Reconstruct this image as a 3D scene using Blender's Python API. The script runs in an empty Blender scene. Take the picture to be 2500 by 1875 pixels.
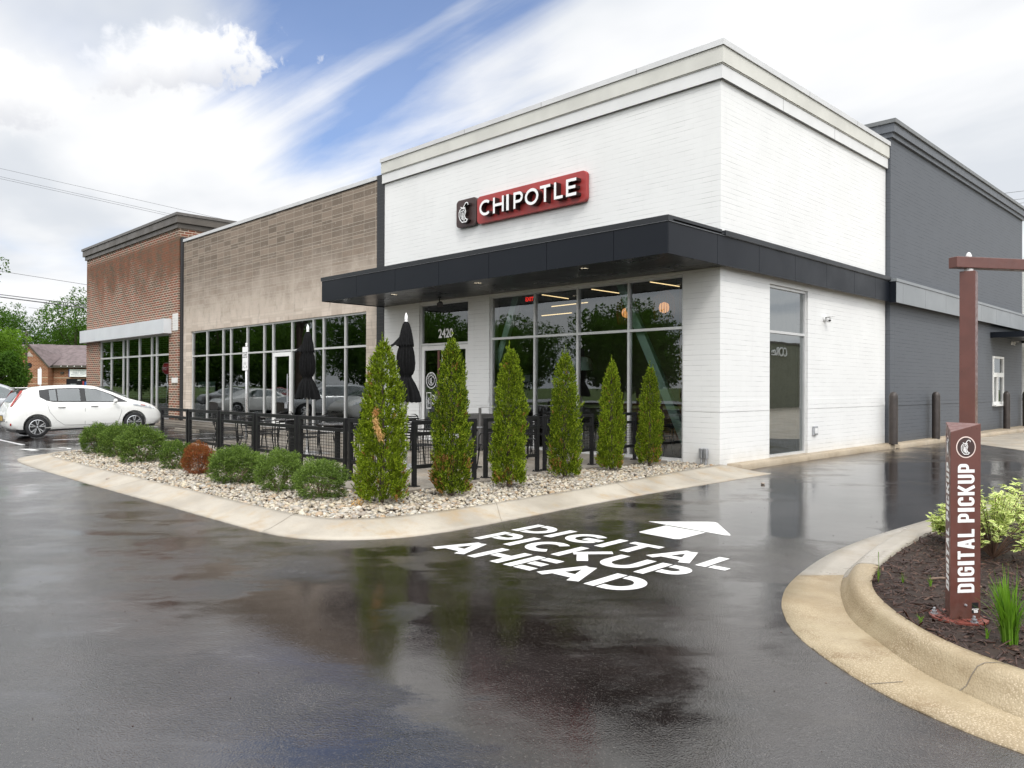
import bpy, math, random
import numpy as np
from mathutils import Vector, Matrix
random.seed(7); RNG = np.random.default_rng(7)
R = math.radians
scene = bpy.context.scene
col = scene.collection

# ------------------------------------------------------------------ camera
YAW, PIT, ROL = 0.7886, 0.0033, -0.0042
CAM = Vector((7.6655, -13.2213, 1.6))
_F = Vector((-math.sin(YAW)*math.cos(PIT), math.cos(YAW)*math.cos(PIT), math.sin(PIT)))
_R0 = Vector((math.cos(YAW), math.sin(YAW), 0)); _U0 = _R0.cross(_F)
_R = _R0*math.cos(ROL) - _U0*math.sin(ROL); _U = _R0*math.sin(ROL) + _U0*math.cos(ROL)
cd = bpy.data.cameras.new('camera'); cam = bpy.data.objects.new('camera', cd); col.objects.link(cam)
cd.sensor_width = 36; cd.lens = 1884.69/2500*36; cd.clip_end = 3000; cd.clip_start = 0.05
cam.matrix_world = Matrix(((_R.x, _U.x, -_F.x, CAM.x), (_R.y, _U.y, -_F.y, CAM.y), (_R.z, _U.z, -_F.z, CAM.z), (0, 0, 0, 1)))
scene.camera = cam

# ------------------------------------------------------------------ world
SUN_AZ_DIR = Vector((0.70, -0.50, 0.0)).normalized(); SUN_EL = R(46)
world = bpy.data.worlds.new('World'); scene.world = world; world.use_nodes = True
nt = world.node_tree; N = nt.nodes; L = nt.links; N.clear()
def nn(t, **k):
    n = N.new(t)
    for a, b in k.items(): setattr(n, a, b)
    return n
def mth(op, a, b=None, c=None, clamp=False):
    n = N.new('ShaderNodeMath'); n.operation = op; n.use_clamp = clamp
    for i, v in enumerate((a, b, c)):
        if v is None: continue
        if isinstance(v, (int, float)): n.inputs[i].default_value = v
        else: L.new(v, n.inputs[i])
    return n.outputs[0]
def smooth(v, a, b):
    n = N.new('ShaderNodeMapRange'); n.interpolation_type = 'SMOOTHSTEP'
    L.new(v, n.inputs[0]); n.inputs[1].default_value = a; n.inputs[2].default_value = b
    return n.outputs[0]
tc = nn('ShaderNodeTexCoord'); dirv = tc.outputs['Generated']
sky = nn('ShaderNodeTexSky', sky_type='NISHITA'); sky.sun_disc = False
sky.sun_elevation = SUN_EL; sky.sun_rotation = math.atan2(SUN_AZ_DIR.x, SUN_AZ_DIR.y)
sky.air_density = 1.0; sky.dust_density = 0.6; sky.ozone_density = 2.0
sep = nn('ShaderNodeSeparateXYZ'); L.new(dirv, sep.inputs[0])
zc = mth('MAXIMUM', sep.outputs[2], 0.04)
px = mth('DIVIDE', sep.outputs[0], mth('ADD', zc, 0.12)); py = mth('DIVIDE', sep.outputs[1], mth('ADD', zc, 0.12))
cmb = nn('ShaderNodeCombineXYZ'); L.new(px, cmb.inputs[0]); L.new(py, cmb.inputs[1])
def noise(vec, scale, detail=6, rough=0.55, dist=0.0, sc=(1, 1, 1), rot=0.0, loc=(0, 0, 0)):
    m = nn('ShaderNodeMapping'); m.inputs['Scale'].default_value = sc; m.inputs['Rotation'].default_value = (0, 0, rot); m.inputs['Location'].default_value = loc
    L.new(vec, m.inputs[0]); n = nn('ShaderNodeTexNoise'); L.new(m.outputs[0], n.inputs['Vector'])
    n.inputs['Scale'].default_value = scale; n.inputs['Detail'].default_value = detail; n.inputs['Roughness'].default_value = rough; n.inputs['Distortion'].default_value = dist
    return n.outputs[0]
def lobe(d, a, b):      # 1 inside a cone round direction d, fading between cosines a..b
    v = nn('ShaderNodeVectorMath', operation='DOT_PRODUCT'); L.new(dirv, v.inputs[0]); v.inputs[1].default_value = Vector(d).normalized()
    return smooth(v.outputs['Value'], a, b)
# high streaky cloud sheet with one ragged blue opening
n1 = noise(cmb.outputs[0], 1.3, 7, 0.52, 0.6, (0.35, 2.0, 1), R(-28))
n2 = noise(cmb.outputs[0], 2.2, 8, 0.6, 0.5, (0.6, 1.3, 1), R(-20), (4, 2, 0))
opening = mth('MAXIMUM', mth('MULTIPLY', lobe((-0.755, 0.500, 0.425), 0.965, 1.003), 1.10), mth('MULTIPLY', lobe((-0.655, 0.595, 0.468), 0.972, 1.003), 0.95))
opening = mth('MAXIMUM', opening, mth('MULTIPLY', lobe((-0.73, 0.59, 0.345), 0.985, 1.0), 0.55))
cov = mth('ADD', mth('MULTIPLY', n1, 1.35), mth('MULTIPLY', n2, 0.45))
cov = mth('SUBTRACT', mth('ADD', cov, 0.02), mth('MULTIPLY', opening, 0.60))
mask = mth('MAXIMUM', smooth(cov, 0.10, 0.76), 0.16)
# thin pale blue patches low on the left
thin = mth('MULTIPLY', smooth(noise(cmb.outputs[0], 0.75, 5, 0.5, 0.2, (0.7, 1.3, 1), R(60), (9, 5, 0)), 0.48, 0.70), lobe((-0.93, 0.24, 0.22), 0.93, 0.995))
mask = mth('SUBTRACT', mask, mth('MULTIPLY', thin, 0.40), clamp=True)
grey = noise(cmb.outputs[0], 0.8, 5, 0.5, 0.2, (0.8, 1.2, 1), R(50), (1, 7, 0))
cc = nn('ShaderNodeMixRGB'); cc.inputs[1].default_value = (0.69, 0.725, 0.775, 1); cc.inputs[2].default_value = (0.95, 0.955, 0.965, 1)
L.new(smooth(grey, 0.34, 0.58), cc.inputs[0])
# small cumulus: noisy lobes with a grey underside
cn = mth('ADD', mth('MULTIPLY', noise(dirv, 14.0, 4, 0.5, 0.1), 0.62), mth('MULTIPLY', noise(dirv, 42.0, 6, 0.6, 0.3, loc=(3, 1, 2)), 0.42))
def cumulus(d, tan, w, h):
    d = Vector(d).normalized(); t = Vector((-d.y, d.x, 0)).normalized(); u = d.cross(t)*1.0
    if u.z < 0: u = -u
    out = []
    for ax in (t, u):
        v = nn('ShaderNodeVectorMath', operation='DOT_PRODUCT'); L.new(dirv, v.inputs[0]); v.inputs[1].default_value = ax; out.append(v.outputs['Value'])
    front = nn('ShaderNodeVectorMath', operation='DOT_PRODUCT'); L.new(dirv, front.inputs[0]); front.inputs[1].default_value = d
    a = mth('DIVIDE', out[0], w); b = mth('DIVIDE', mth('ADD', out[1], mth('MULTIPLY', out[0], tan)), h)
    rr = mth('SQRT', mth('ADD', mth('MULTIPLY', a, a), mth('MULTIPLY', b, b)))
    m = smooth(mth('SUBTRACT', mth('ADD', mth('MULTIPLY', cn, 2.6), -0.35), rr), -0.05, 0.38)
    m = mth('MULTIPLY', m, smooth(front.outputs['Value'], 0.5, 0.8))
    under = smooth(mth('ADD', b, mth('MULTIPLY', cn, 0.9)), 0.62, -0.30)
    return m, under
c1, u1 = cumulus((-0.862, 0.352, 0.365), 0.20, 0.110, 0.046)
c2, u2 = cumulus((-0.935, 0.185, 0.300), 0.15, 0.060, 0.048)
c1 = mth('MULTIPLY', c1, 0.93); c2 = mth('MULTIPLY', c2, 0.93); white = mth('MAXIMUM', c1, c2); under = mth('ADD', mth('MULTIPLY', c1, u1), mth('MULTIPLY', c2, u2), clamp=True)
cw = nn('ShaderNodeMixRGB'); cw.inputs[1].default_value = (1.0, 1.0, 1.0, 1); cw.inputs[2].default_value = (0.60, 0.62, 0.68, 1)
L.new(mth('MULTIPLY', under, 0.75), cw.inputs[0])
c3 = nn('ShaderNodeMixRGB'); L.new(white, c3.inputs[0]); L.new(cc.outputs[0], c3.inputs[1]); L.new(cw.outputs[0], c3.inputs[2])
mk = mth('MAXIMUM', mask, white)
# unseen sky brightened round the sun and overhead, added to light walls and asphalt
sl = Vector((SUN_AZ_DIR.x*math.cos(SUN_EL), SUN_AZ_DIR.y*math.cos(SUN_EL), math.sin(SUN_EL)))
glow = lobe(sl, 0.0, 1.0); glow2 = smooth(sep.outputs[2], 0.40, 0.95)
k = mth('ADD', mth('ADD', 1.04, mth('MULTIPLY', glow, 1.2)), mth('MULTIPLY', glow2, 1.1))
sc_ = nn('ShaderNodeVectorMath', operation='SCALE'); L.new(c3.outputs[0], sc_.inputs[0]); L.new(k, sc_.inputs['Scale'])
SKY_STRENGTH = 0.12
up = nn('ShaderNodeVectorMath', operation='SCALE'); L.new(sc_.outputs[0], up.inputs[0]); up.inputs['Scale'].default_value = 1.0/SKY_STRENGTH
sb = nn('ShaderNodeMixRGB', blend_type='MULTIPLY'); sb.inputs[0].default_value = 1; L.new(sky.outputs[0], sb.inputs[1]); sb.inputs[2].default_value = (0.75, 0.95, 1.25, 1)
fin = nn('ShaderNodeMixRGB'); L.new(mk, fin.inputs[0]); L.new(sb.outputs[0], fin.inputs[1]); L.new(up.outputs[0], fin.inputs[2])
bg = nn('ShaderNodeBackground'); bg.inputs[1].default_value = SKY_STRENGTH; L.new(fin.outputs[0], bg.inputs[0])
wo = nn('ShaderNodeOutputWorld'); L.new(bg.outputs[0], wo.inputs[0])
world.cycles.sampling_method = 'MANUAL'; world.cycles.sample_map_resolution = 512

# ------------------------------------------------------------------ sun (veiled by thin cloud: soft-edged)
sd = bpy.data.lights.new('sun', 'SUN'); sd.energy = 1.2; sd.angle = R(12); sd.color = (1.0, 0.96, 0.90)
sun = bpy.data.objects.new('sun', sd); col.objects.link(sun); sun.rotation_euler = sl.to_track_quat('Z', 'Y').to_euler()
vs = scene.view_settings; vs.view_transform = 'Standard'; vs.look = 'None'; vs.gamma = 1; vs.exposure = 0.07; vs.use_curve_mapping = False
scene.cycles.max_bounces = 8; scene.cycles.transparent_max_bounces = 12; scene.cycles.caustics_reflective = False; scene.cycles.caustics_refractive = False
scene.cycles.use_denoising = True; scene.cycles.sample_clamp_indirect = 6

# ------------------------------------------------------------------ mesh helpers
class MB:
    def __init__(s): s.v = []; s.f = []; s.m = []; s.cur = 0
    def add(s, vs_, fs):
        o = len(s.v); s.v += [tuple(v) for v in vs_]; s.f += [tuple(i+o for i in f) for f in fs]; s.m += [s.cur]*len(fs); return s
    def quad(s, a, b, c, d): return s.add([a, b, c, d], [(0, 1, 2, 3)])
    def box(s, x0, x1, y0, y1, z0, z1):
        return s.add([(x0,y0,z0),(x1,y0,z0),(x1,y1,z0),(x0,y1,z0),(x0,y0,z1),(x1,y0,z1),(x1,y1,z1),(x0,y1,z1)],
                     [(3,2,1,0),(4,5,6,7),(0,1,5,4),(1,2,6,5),(2,3,7,6),(3,0,4,7)])
    def obox(s, c, ax, ay, az):     # centre and three half-axis vectors
        c, ax, ay, az = map(Vector, (c, ax, ay, az)); P = []
        for k in (-1, 1):
            for (i, j) in ((-1,-1),(1,-1),(1,1),(-1,1)): P.append(c+ax*i+ay*j+az*k)
        return s.add(P, [(3,2,1,0),(4,5,6,7),(0,1,5,4),(1,2,6,5),(2,3,7,6),(3,0,4,7)])
    def tube(s, pts, r, n=8, cap=True, closed=False):
        pts = [Vector(p) for p in pts]; m = len(pts); rs = r if isinstance(r, (list, tuple)) else [r]*m; P = []; ref = None
        for i, p in enumerate(pts):
            if closed: t = pts[(i+1) % m]-pts[i-1]
            else: t = (pts[min(i+1, m-1)]-pts[max(i-1, 0)])
            t.normalize()
            if ref is None: ref = Vector((0, 0, 1)) if abs(t.z) < .9 else Vector((1, 0, 0))
            a = t.cross(ref).normalized(); b = t.cross(a).normalized(); ref = b.cross(t).normalized() if False else ref
            for q in range(n):
                an = 2*math.pi*q/n; P.append(p+a*(rs[i]*math.cos(an))+b*(rs[i]*math.sin(an)))
        F = []; e = m if closed else m-1
        for i in range(e):
            j = (i+1) % m
            for q in range(n): q2 = (q+1) % n; F.append((i*n+q, i*n+q2, j*n+q2, j*n+q))
        if cap and not closed: F.append(tuple(range(n))[::-1]); F.append(tuple((m-1)*n+q for q in range(n)))
        return s.add(P, F)
    def lathe(s, prof, c=(0, 0, 0), n=20):
        P = []; c = Vector(c)
        for (r, z) in prof:
            for q in range(n): a = 2*math.pi*q/n; P.append(c+Vector((r*math.cos(a), r*math.sin(a), z)))
        F = []
        for i in range(len(prof)-1):
            for q in range(n): q2 = (q+1) % n; F.append((i*n+q, i*n+q2, (i+1)*n+q2, (i+1)*n+q))
        if prof[0][0] > 1e-4: F.append(tuple(range(n))[::-1])
        if prof[-1][0] > 1e-4: F.append(tuple((len(prof)-1)*n+q for q in range(n)))
        return s.add(P, F)
    def prism(s, poly, z0, z1):
        n = len(poly); return s.add([(x, y, z0) for x, y in poly]+[(x, y, z1) for x, y in poly],
            [tuple(range(n))[::-1], tuple(range(n, 2*n))]+[(i, (i+1) % n, n+(i+1) % n, n+i) for i in range(n)])
    def build(s, name, mats, parent=None, smooth=False, loc=None, bevel=0, autos=None):
        me = bpy.data.meshes.new(name); me.from_pydata(s.v, [], s.f)
        if not isinstance(mats, (list, tuple)): mats = [mats]
        for m in mats: me.materials.append(m)
        if len(mats) > 1: me.polygons.foreach_set('material_index', s.m)
        if smooth or autos:
            me.polygons.foreach_set('use_smooth', [True]*len(me.polygons))
            if autos: me.set_sharp_from_angle(angle=R(autos))
        me.update(); o = bpy.data.objects.new(name, me); col.objects.link(o)
        if parent: o.parent = parent
        if loc: o.location = loc
        if bevel:
            b = o.modifiers.new('bevel', 'BEVEL'); b.width = bevel; b.segments = 2; b.limit_method = 'ANGLE'
        return o
def npmesh(name, V, F, mat, parent=None, smooth=False, uv=None, mi=None):
    """V (n,3) array, F (m,k) array with constant k"""
    me = bpy.data.meshes.new(name); m, k = F.shape
    me.vertices.add(len(V)); me.vertices.foreach_set('co', np.ascontiguousarray(V, np.float32).ravel())
    me.loops.add(m*k); me.loops.foreach_set('vertex_index', np.ascontiguousarray(F, np.int32).ravel())
    me.polygons.add(m); me.polygons.foreach_set('loop_start', np.arange(0, m*k, k, dtype=np.int32)); me.polygons.foreach_set('loop_total', np.full(m, k, np.int32))
    if smooth: me.polygons.foreach_set('use_smooth', np.ones(m, bool))
    for q in (mat if isinstance(mat, (list, tuple)) else [mat]): me.materials.append(q)
    if mi is not None: me.polygons.foreach_set('material_index', np.ascontiguousarray(mi, np.int32))
    if uv is not None:
        l = me.uv_layers.new(name='UVMap'); l.data.foreach_set('uv', np.ascontiguousarray(uv, np.float32).ravel())
    me.update(calc_edges=True); me.validate(); o = bpy.data.objects.new(name, me); col.objects.link(o)
    if parent: o.parent = parent
    return o
def empty(name, label, cat, loc=(0, 0, 0), rz=0, group=None):
    o = bpy.data.objects.new(name, None); col.objects.link(o); o.location = loc; o.rotation_euler = (0, 0, rz); o.empty_display_size = .1
    o['label'] = label; o['category'] = cat
    if group: o['group'] = group
    return o
def tag(o, label, cat, group=None, kind=None):
    o['label'] = label; o['category'] = cat
    if group: o['group'] = group
    if kind: o['kind'] = kind
    return o
def struct(o, kind='structure'): o['kind'] = kind; return o
def copy_tree(o, parent=None):
    c = o.copy(); col.objects.link(c)
    if parent: c.parent = parent
    for ch in [x for x in list(o.children)]: copy_tree(ch, c)
    return c
def relabel(o, label, group=None):
    o['label'] = label
    if group: o['group'] = group
    return o

# ------------------------------------------------------------------ materials
class NT:
    def __init__(s, name):
        s.m = bpy.data.materials.new(name); s.m.use_nodes = True; s.t = s.m.node_tree; s.t.nodes.clear()
        s.out = s.t.nodes.new('ShaderNodeOutputMaterial'); s.p = s.t.nodes.new('ShaderNodeBsdfPrincipled'); s.t.links.new(s.p.outputs[0], s.out.inputs[0])
        g = s.t.nodes.new('ShaderNodeNewGeometry'); s.pos = g.outputs['Position']; s.rnd = g.outputs['Random Per Island']; s.geo = g
    def n(s, t, **k):
        x = s.t.nodes.new(t)
        for a, b in k.items(): setattr(x, a, b)
        return x
    def l(s, a, b): s.t.links.new(a, b)
    def math(s, op, a, b=None, c=None, clamp=False):
        x = s.n('ShaderNodeMath', operation=op); x.use_clamp = clamp
        for i, v in enumerate((a, b, c)):
            if v is None: continue
            if isinstance(v, (int, float)): x.inputs[i].default_value = v
            else: s.l(v, x.inputs[i])
        return x.outputs[0]
    def smooth(s, v, a, b, lo=0.0, hi=1.0):
        x = s.n('ShaderNodeMapRange'); x.interpolation_type = 'SMOOTHSTEP'; s.l(v, x.inputs[0])
        for i, q in enumerate((a, b, lo, hi)): x.inputs[i+1].default_value = q
        return x.outputs[0]
    def noise(s, scale, detail=5, rough=.55, vec=None, sc=(1, 1, 1), dist=0, loc=(0, 0, 0)):
        m = s.n('ShaderNodeMapping'); m.inputs['Scale'].default_value = sc; m.inputs['Location'].default_value = loc; s.l(vec or s.pos, m.inputs[0])
        x = s.n('ShaderNodeTexNoise'); s.l(m.outputs[0], x.inputs['Vector']); x.inputs['Scale'].default_value = scale
        x.inputs['Detail'].default_value = detail; x.inputs['Roughness'].default_value = rough; x.inputs['Distortion'].default_value = dist
        return x.outputs[0]
    def mix(s, f, a, b, mode='MIX'):
        x = s.n('ShaderNodeMixRGB', blend_type=mode)
        for i, v in enumerate((f, a, b)):
            if isinstance(v, (int, float)): x.inputs[i].default_value = v
            elif isinstance(v, tuple): x.inputs[i].default_value = v if len(v) == 4 else v+(1,)
            else: s.l(v, x.inputs[i])
        return x.outputs[0]
    def bump(s, h, strength=.3, dist=.01, normal=None):
        x = s.n('ShaderNodeBump'); s.l(h, x.inputs['Height']); x.inputs['Strength'].default_value = strength; x.inputs['Distance'].default_value = dist
        if normal: s.l(normal, x.inputs['Normal'])
        s.l(x.outputs[0], s.p.inputs['Normal']); return x.outputs[0]
    def set(s, **k):
        names = dict(col='Base Color', rough='Roughness', metal='Metallic', spec='Specular IOR Level', ior='IOR', emit='Emission Color', es='Emission Strength', coat='Coat Weight', coatr='Coat Roughness', trans='Transmission Weight', alpha='Alpha', sub='Subsurface Weight', sheen='Sheen Weight')
        for a, v in k.items():
            i = s.p.inputs[names[a]]
            if isinstance(v, (int, float)): i.default_value = v
            elif isinstance(v, tuple): i.default_value = v if len(v) == 4 else v+(1,)
            else: s.l(v, i)
        return s
M = {}
def simple(name, col_, rough=.5, metal=0, var=.12, nscale=6, spec=.5, coat=0, bump=0, bscale=60):
    t = NT(name); nz = t.noise(nscale, 4)
    c = t.mix(t.smooth(nz, .3, .7), tuple(v*(1-var) for v in col_), tuple(min(1, v*(1+var)) for v in col_))
    t.set(col=c, rough=t.smooth(t.noise(nscale*1.7, 4, loc=(3, 1, 2)), .3, .7, max(.02, rough-.06), min(1, rough+.06)), metal=metal, spec=spec, coat=coat)
    if bump: t.bump(t.noise(bscale, 3), bump, .003)
    M[name] = t.m; return t.m
def emit(name, c, s):
    t = NT(name); t.set(col=c, emit=c, es=s, rough=.6); M[name] = t.m
def uvec(t):   # (x+y, z) : runs along any axis-aligned wall
    sp = t.n('ShaderNodeSeparateXYZ'); t.l(t.pos, sp.inputs[0]); c = t.n('ShaderNodeCombineXYZ')
    t.l(t.math('ADD', sp.outputs[0], sp.outputs[1]), c.inputs[0]); t.l(sp.outputs[2], c.inputs[1]); return c.outputs[0], sp
def brick(t, vec, w, h, mortar, offset=.5, smoothv=.1, c1=(1, 1, 1, 1), c2=(0, 0, 0, 1), cm=(.5, .5, .5, 1), loc=(0, 0, 0)):
    mp = t.n('ShaderNodeMapping'); mp.inputs['Location'].default_value = loc; t.l(vec, mp.inputs[0])
    b = t.n('ShaderNodeTexBrick'); b.offset = offset; t.l(mp.outputs[0], b.inputs['Vector']); b.inputs['Scale'].default_value = 1
    b.inputs['Brick Width'].default_value = w; b.inputs['Row Height'].default_value = h; b.inputs['Mortar Size'].default_value = mortar; b.inputs['Mortar Smooth'].default_value = smoothv
    b.inputs['Color1'].default_value = c1; b.inputs['Color2'].default_value = c2; b.inputs['Mortar'].default_value = cm; b.inputs['Bias'].default_value = 0
    return b
def painted_brick(name, c, dark, rough, jv):
    t = NT(name); v, sp = uvec(t)
    b = brick(t, v, .40, .1015, .0045, cm=(0, 0, 0, 1), c1=(0, 0, 0, 1), c2=(1, 1, 1, 1), smoothv=.2)
    br = t.math('SUBTRACT', 1, t.math('MULTIPLY', b.outputs['Fac'], .5))
    patch = t.smooth(t.noise(1.3, 5, .6, loc=(2, 3, 1)), .35, .65, .4, 1.0)
    jn = t.smooth(t.noise(7, 4, .6, sc=(.25, .25, 2)), .38, .62, .1, 1.0)
    fz = t.math('FRACT', t.math('DIVIDE', sp.outputs[2], .1015)); dz = t.math('MULTIPLY', t.math('MINIMUM', fz, t.math('SUBTRACT', 1, fz)), .1015); hor = t.smooth(dz, .0050, .0012)
    fac = t.math('MAXIMUM', hor, t.math('MULTIPLY', b.outputs['Fac'], .22))
    f = t.math('MULTIPLY', t.math('MULTIPLY', fac, patch), t.math('MULTIPLY', jn, jv), clamp=True)
    base = t.mix(t.smooth(t.noise(.9, 6, .6), .3, .7), tuple(x*.95 for x in c), c)
    base = t.mix(t.math('MULTIPLY', b.outputs['Color'], .07), base, tuple(x*.82 for x in c))
    base = t.mix(t.smooth(t.noise(2.2, 6, .7, sc=(1.5, 1.5, .25), loc=(8, 0, 0)), .54, .80, 0, .22), base, tuple(x*.72 for x in c))
    splash = t.math('MULTIPLY', t.smooth(t.math('ADD', sp.outputs[2], t.math('MULTIPLY', t.noise(3.5, 5, .7), .5)), .75, .30), .35)
    base = t.mix(splash, base, (c[0]*.62, c[1]*.57, c[2]*.48))
    t.set(col=t.mix(f, base, dark), rough=rough, spec=.35)
    hgt = t.math('ADD', t.math('MULTIPLY', br, 1.0), t.math('MULTIPLY', t.noise(26, 4, .6), .35))
    t.bump(hgt, .6, .005); M[name] = t.m
painted_brick('white_brick', (.80, .80, .785), (.30, .30, .295), .55, .85)
painted_brick('grey_brick', (.102, .111, .125), (.018, .020, .024), .6, 1.6)
painted_brick('black_brick', (.028, .029, .032), (.08, .08, .08), .45, .8)
def red_brick():
    t = NT('red_brick'); v, sp = uvec(t)
    b = brick(t, v, .32, .105, .0125, cm=(.5, .5, .5, 1), c1=(0, 0, 0, 1), c2=(1, 1, 1, 1))
    wn = t.smooth(b.outputs['Color'], .0, 1.0)
    ramp = t.n('ShaderNodeValToRGB'); e = ramp.color_ramp.elements; e[0].position = 0; e[0].color = (.27, .088, .052, 1); e[1].position = 1; e[1].color = (.115, .095, .07, 1)
    for p, c in ((.35, (.21, .075, .048, 1)), (.55, (.19, .10, .065, 1)), (.78, (.17, .105, .075, 1))): q = e.new(p); q.color = c
    t.l(wn, ramp.inputs[0])
    c = t.mix(t.smooth(t.noise(14, 5), .3, .7, 0, .45), ramp.outputs[0], (.16, .10, .07))
    stain = t.math('MULTIPLY', t.smooth(t.math('ADD', sp.outputs[2], t.math('MULTIPLY', t.noise(.55, 5, .65, sc=(1, 1, .6)), 4.5)), 7.6, 9.4), t.smooth(sp.outputs[2], 8.2, 7.8))
    cs = t.mix(t.smooth(t.noise(.8, 6, .7, sc=(1.6, 1.6, .5), loc=(5, 5, 5)), .35, .65), (.19, .085, .045), (.10, .068, .042))
    mort = t.mix(t.math('MULTIPLY', stain, .93), (.60, .50, .40), cs)
    c = t.mix(t.math('MULTIPLY', stain, .55), c, cs)
    t.set(col=t.mix(b.outputs['Fac'], c, mort), rough=.85, spec=.2)
    t.bump(t.math('SUBTRACT', t.math('MULTIPLY', t.noise(40, 4), .3), b.outputs['Fac']), .5, .006); M['red_brick'] = t.m
red_brick()
def stone():
    t = NT('stone_block'); v, sp = uvec(t); z = sp.outputs[2]; u = t.math('DIVIDE', t.math('ADD', sp.outputs[0], sp.outputs[1]), .60)
    zz = t.math('DIVIDE', z, .70); fl = t.math('FLOOR', zz); m = t.math('MULTIPLY', t.math('FRACT', zz), .70)
    idn = t.math('MULTIPLY', fl, 5.0); dmin = t.math('MINIMUM', m, t.math('SUBTRACT', .70, m))
    for j in (.2, .3, .5, .6):
        idn = t.math('ADD', idn, t.math('GREATER_THAN', m, j)); dmin = t.math('MINIMUM', dmin, t.math('ABSOLUTE', t.math('SUBTRACT', m, j)))
    fu = t.math('FRACT', u); du = t.math('MULTIPLY', t.math('MINIMUM', fu, t.math('SUBTRACT', 1, fu)), .60); d = t.math('MINIMUM', dmin, du)
    joint = t.smooth(d, .014, .005)
    cb = t.n('ShaderNodeCombineXYZ'); t.l(t.math('FLOOR', u), cb.inputs[0]); t.l(idn, cb.inputs[1]); w = t.n('ShaderNodeTexWhiteNoise', noise_dimensions='2D'); t.l(cb.outputs[0], w.inputs['Vector'])
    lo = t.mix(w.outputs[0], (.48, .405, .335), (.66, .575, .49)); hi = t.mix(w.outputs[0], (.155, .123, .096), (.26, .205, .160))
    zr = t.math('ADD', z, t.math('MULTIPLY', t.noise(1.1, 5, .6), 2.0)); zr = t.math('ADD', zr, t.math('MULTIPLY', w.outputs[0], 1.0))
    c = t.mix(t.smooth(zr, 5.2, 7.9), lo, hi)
    c = t.mix(t.smooth(t.noise(3.5, 7, .7, sc=(1.2, 1.2, .5)), .50, .72, 0, .5), c, (.19, .155, .125))
    c = t.mix(t.smooth(t.noise(9, 6, .7, loc=(4, 4, 4)), .56, .70, 0, .4), c, (.66, .60, .53))
    t.set(col=t.mix(t.math('MULTIPLY', joint, .55), c, t.mix(t.smooth(zr, 4.0, 5.4), (.34, .29, .25), (.46, .41, .34))), rough=.85, spec=.2)
    t.bump(t.math('SUBTRACT', t.math('MULTIPLY', t.noise(30, 5, .7), .5), t.math('MULTIPLY', joint, .4)), .35, .006); M['stone_block'] = t.m
stone()
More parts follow.
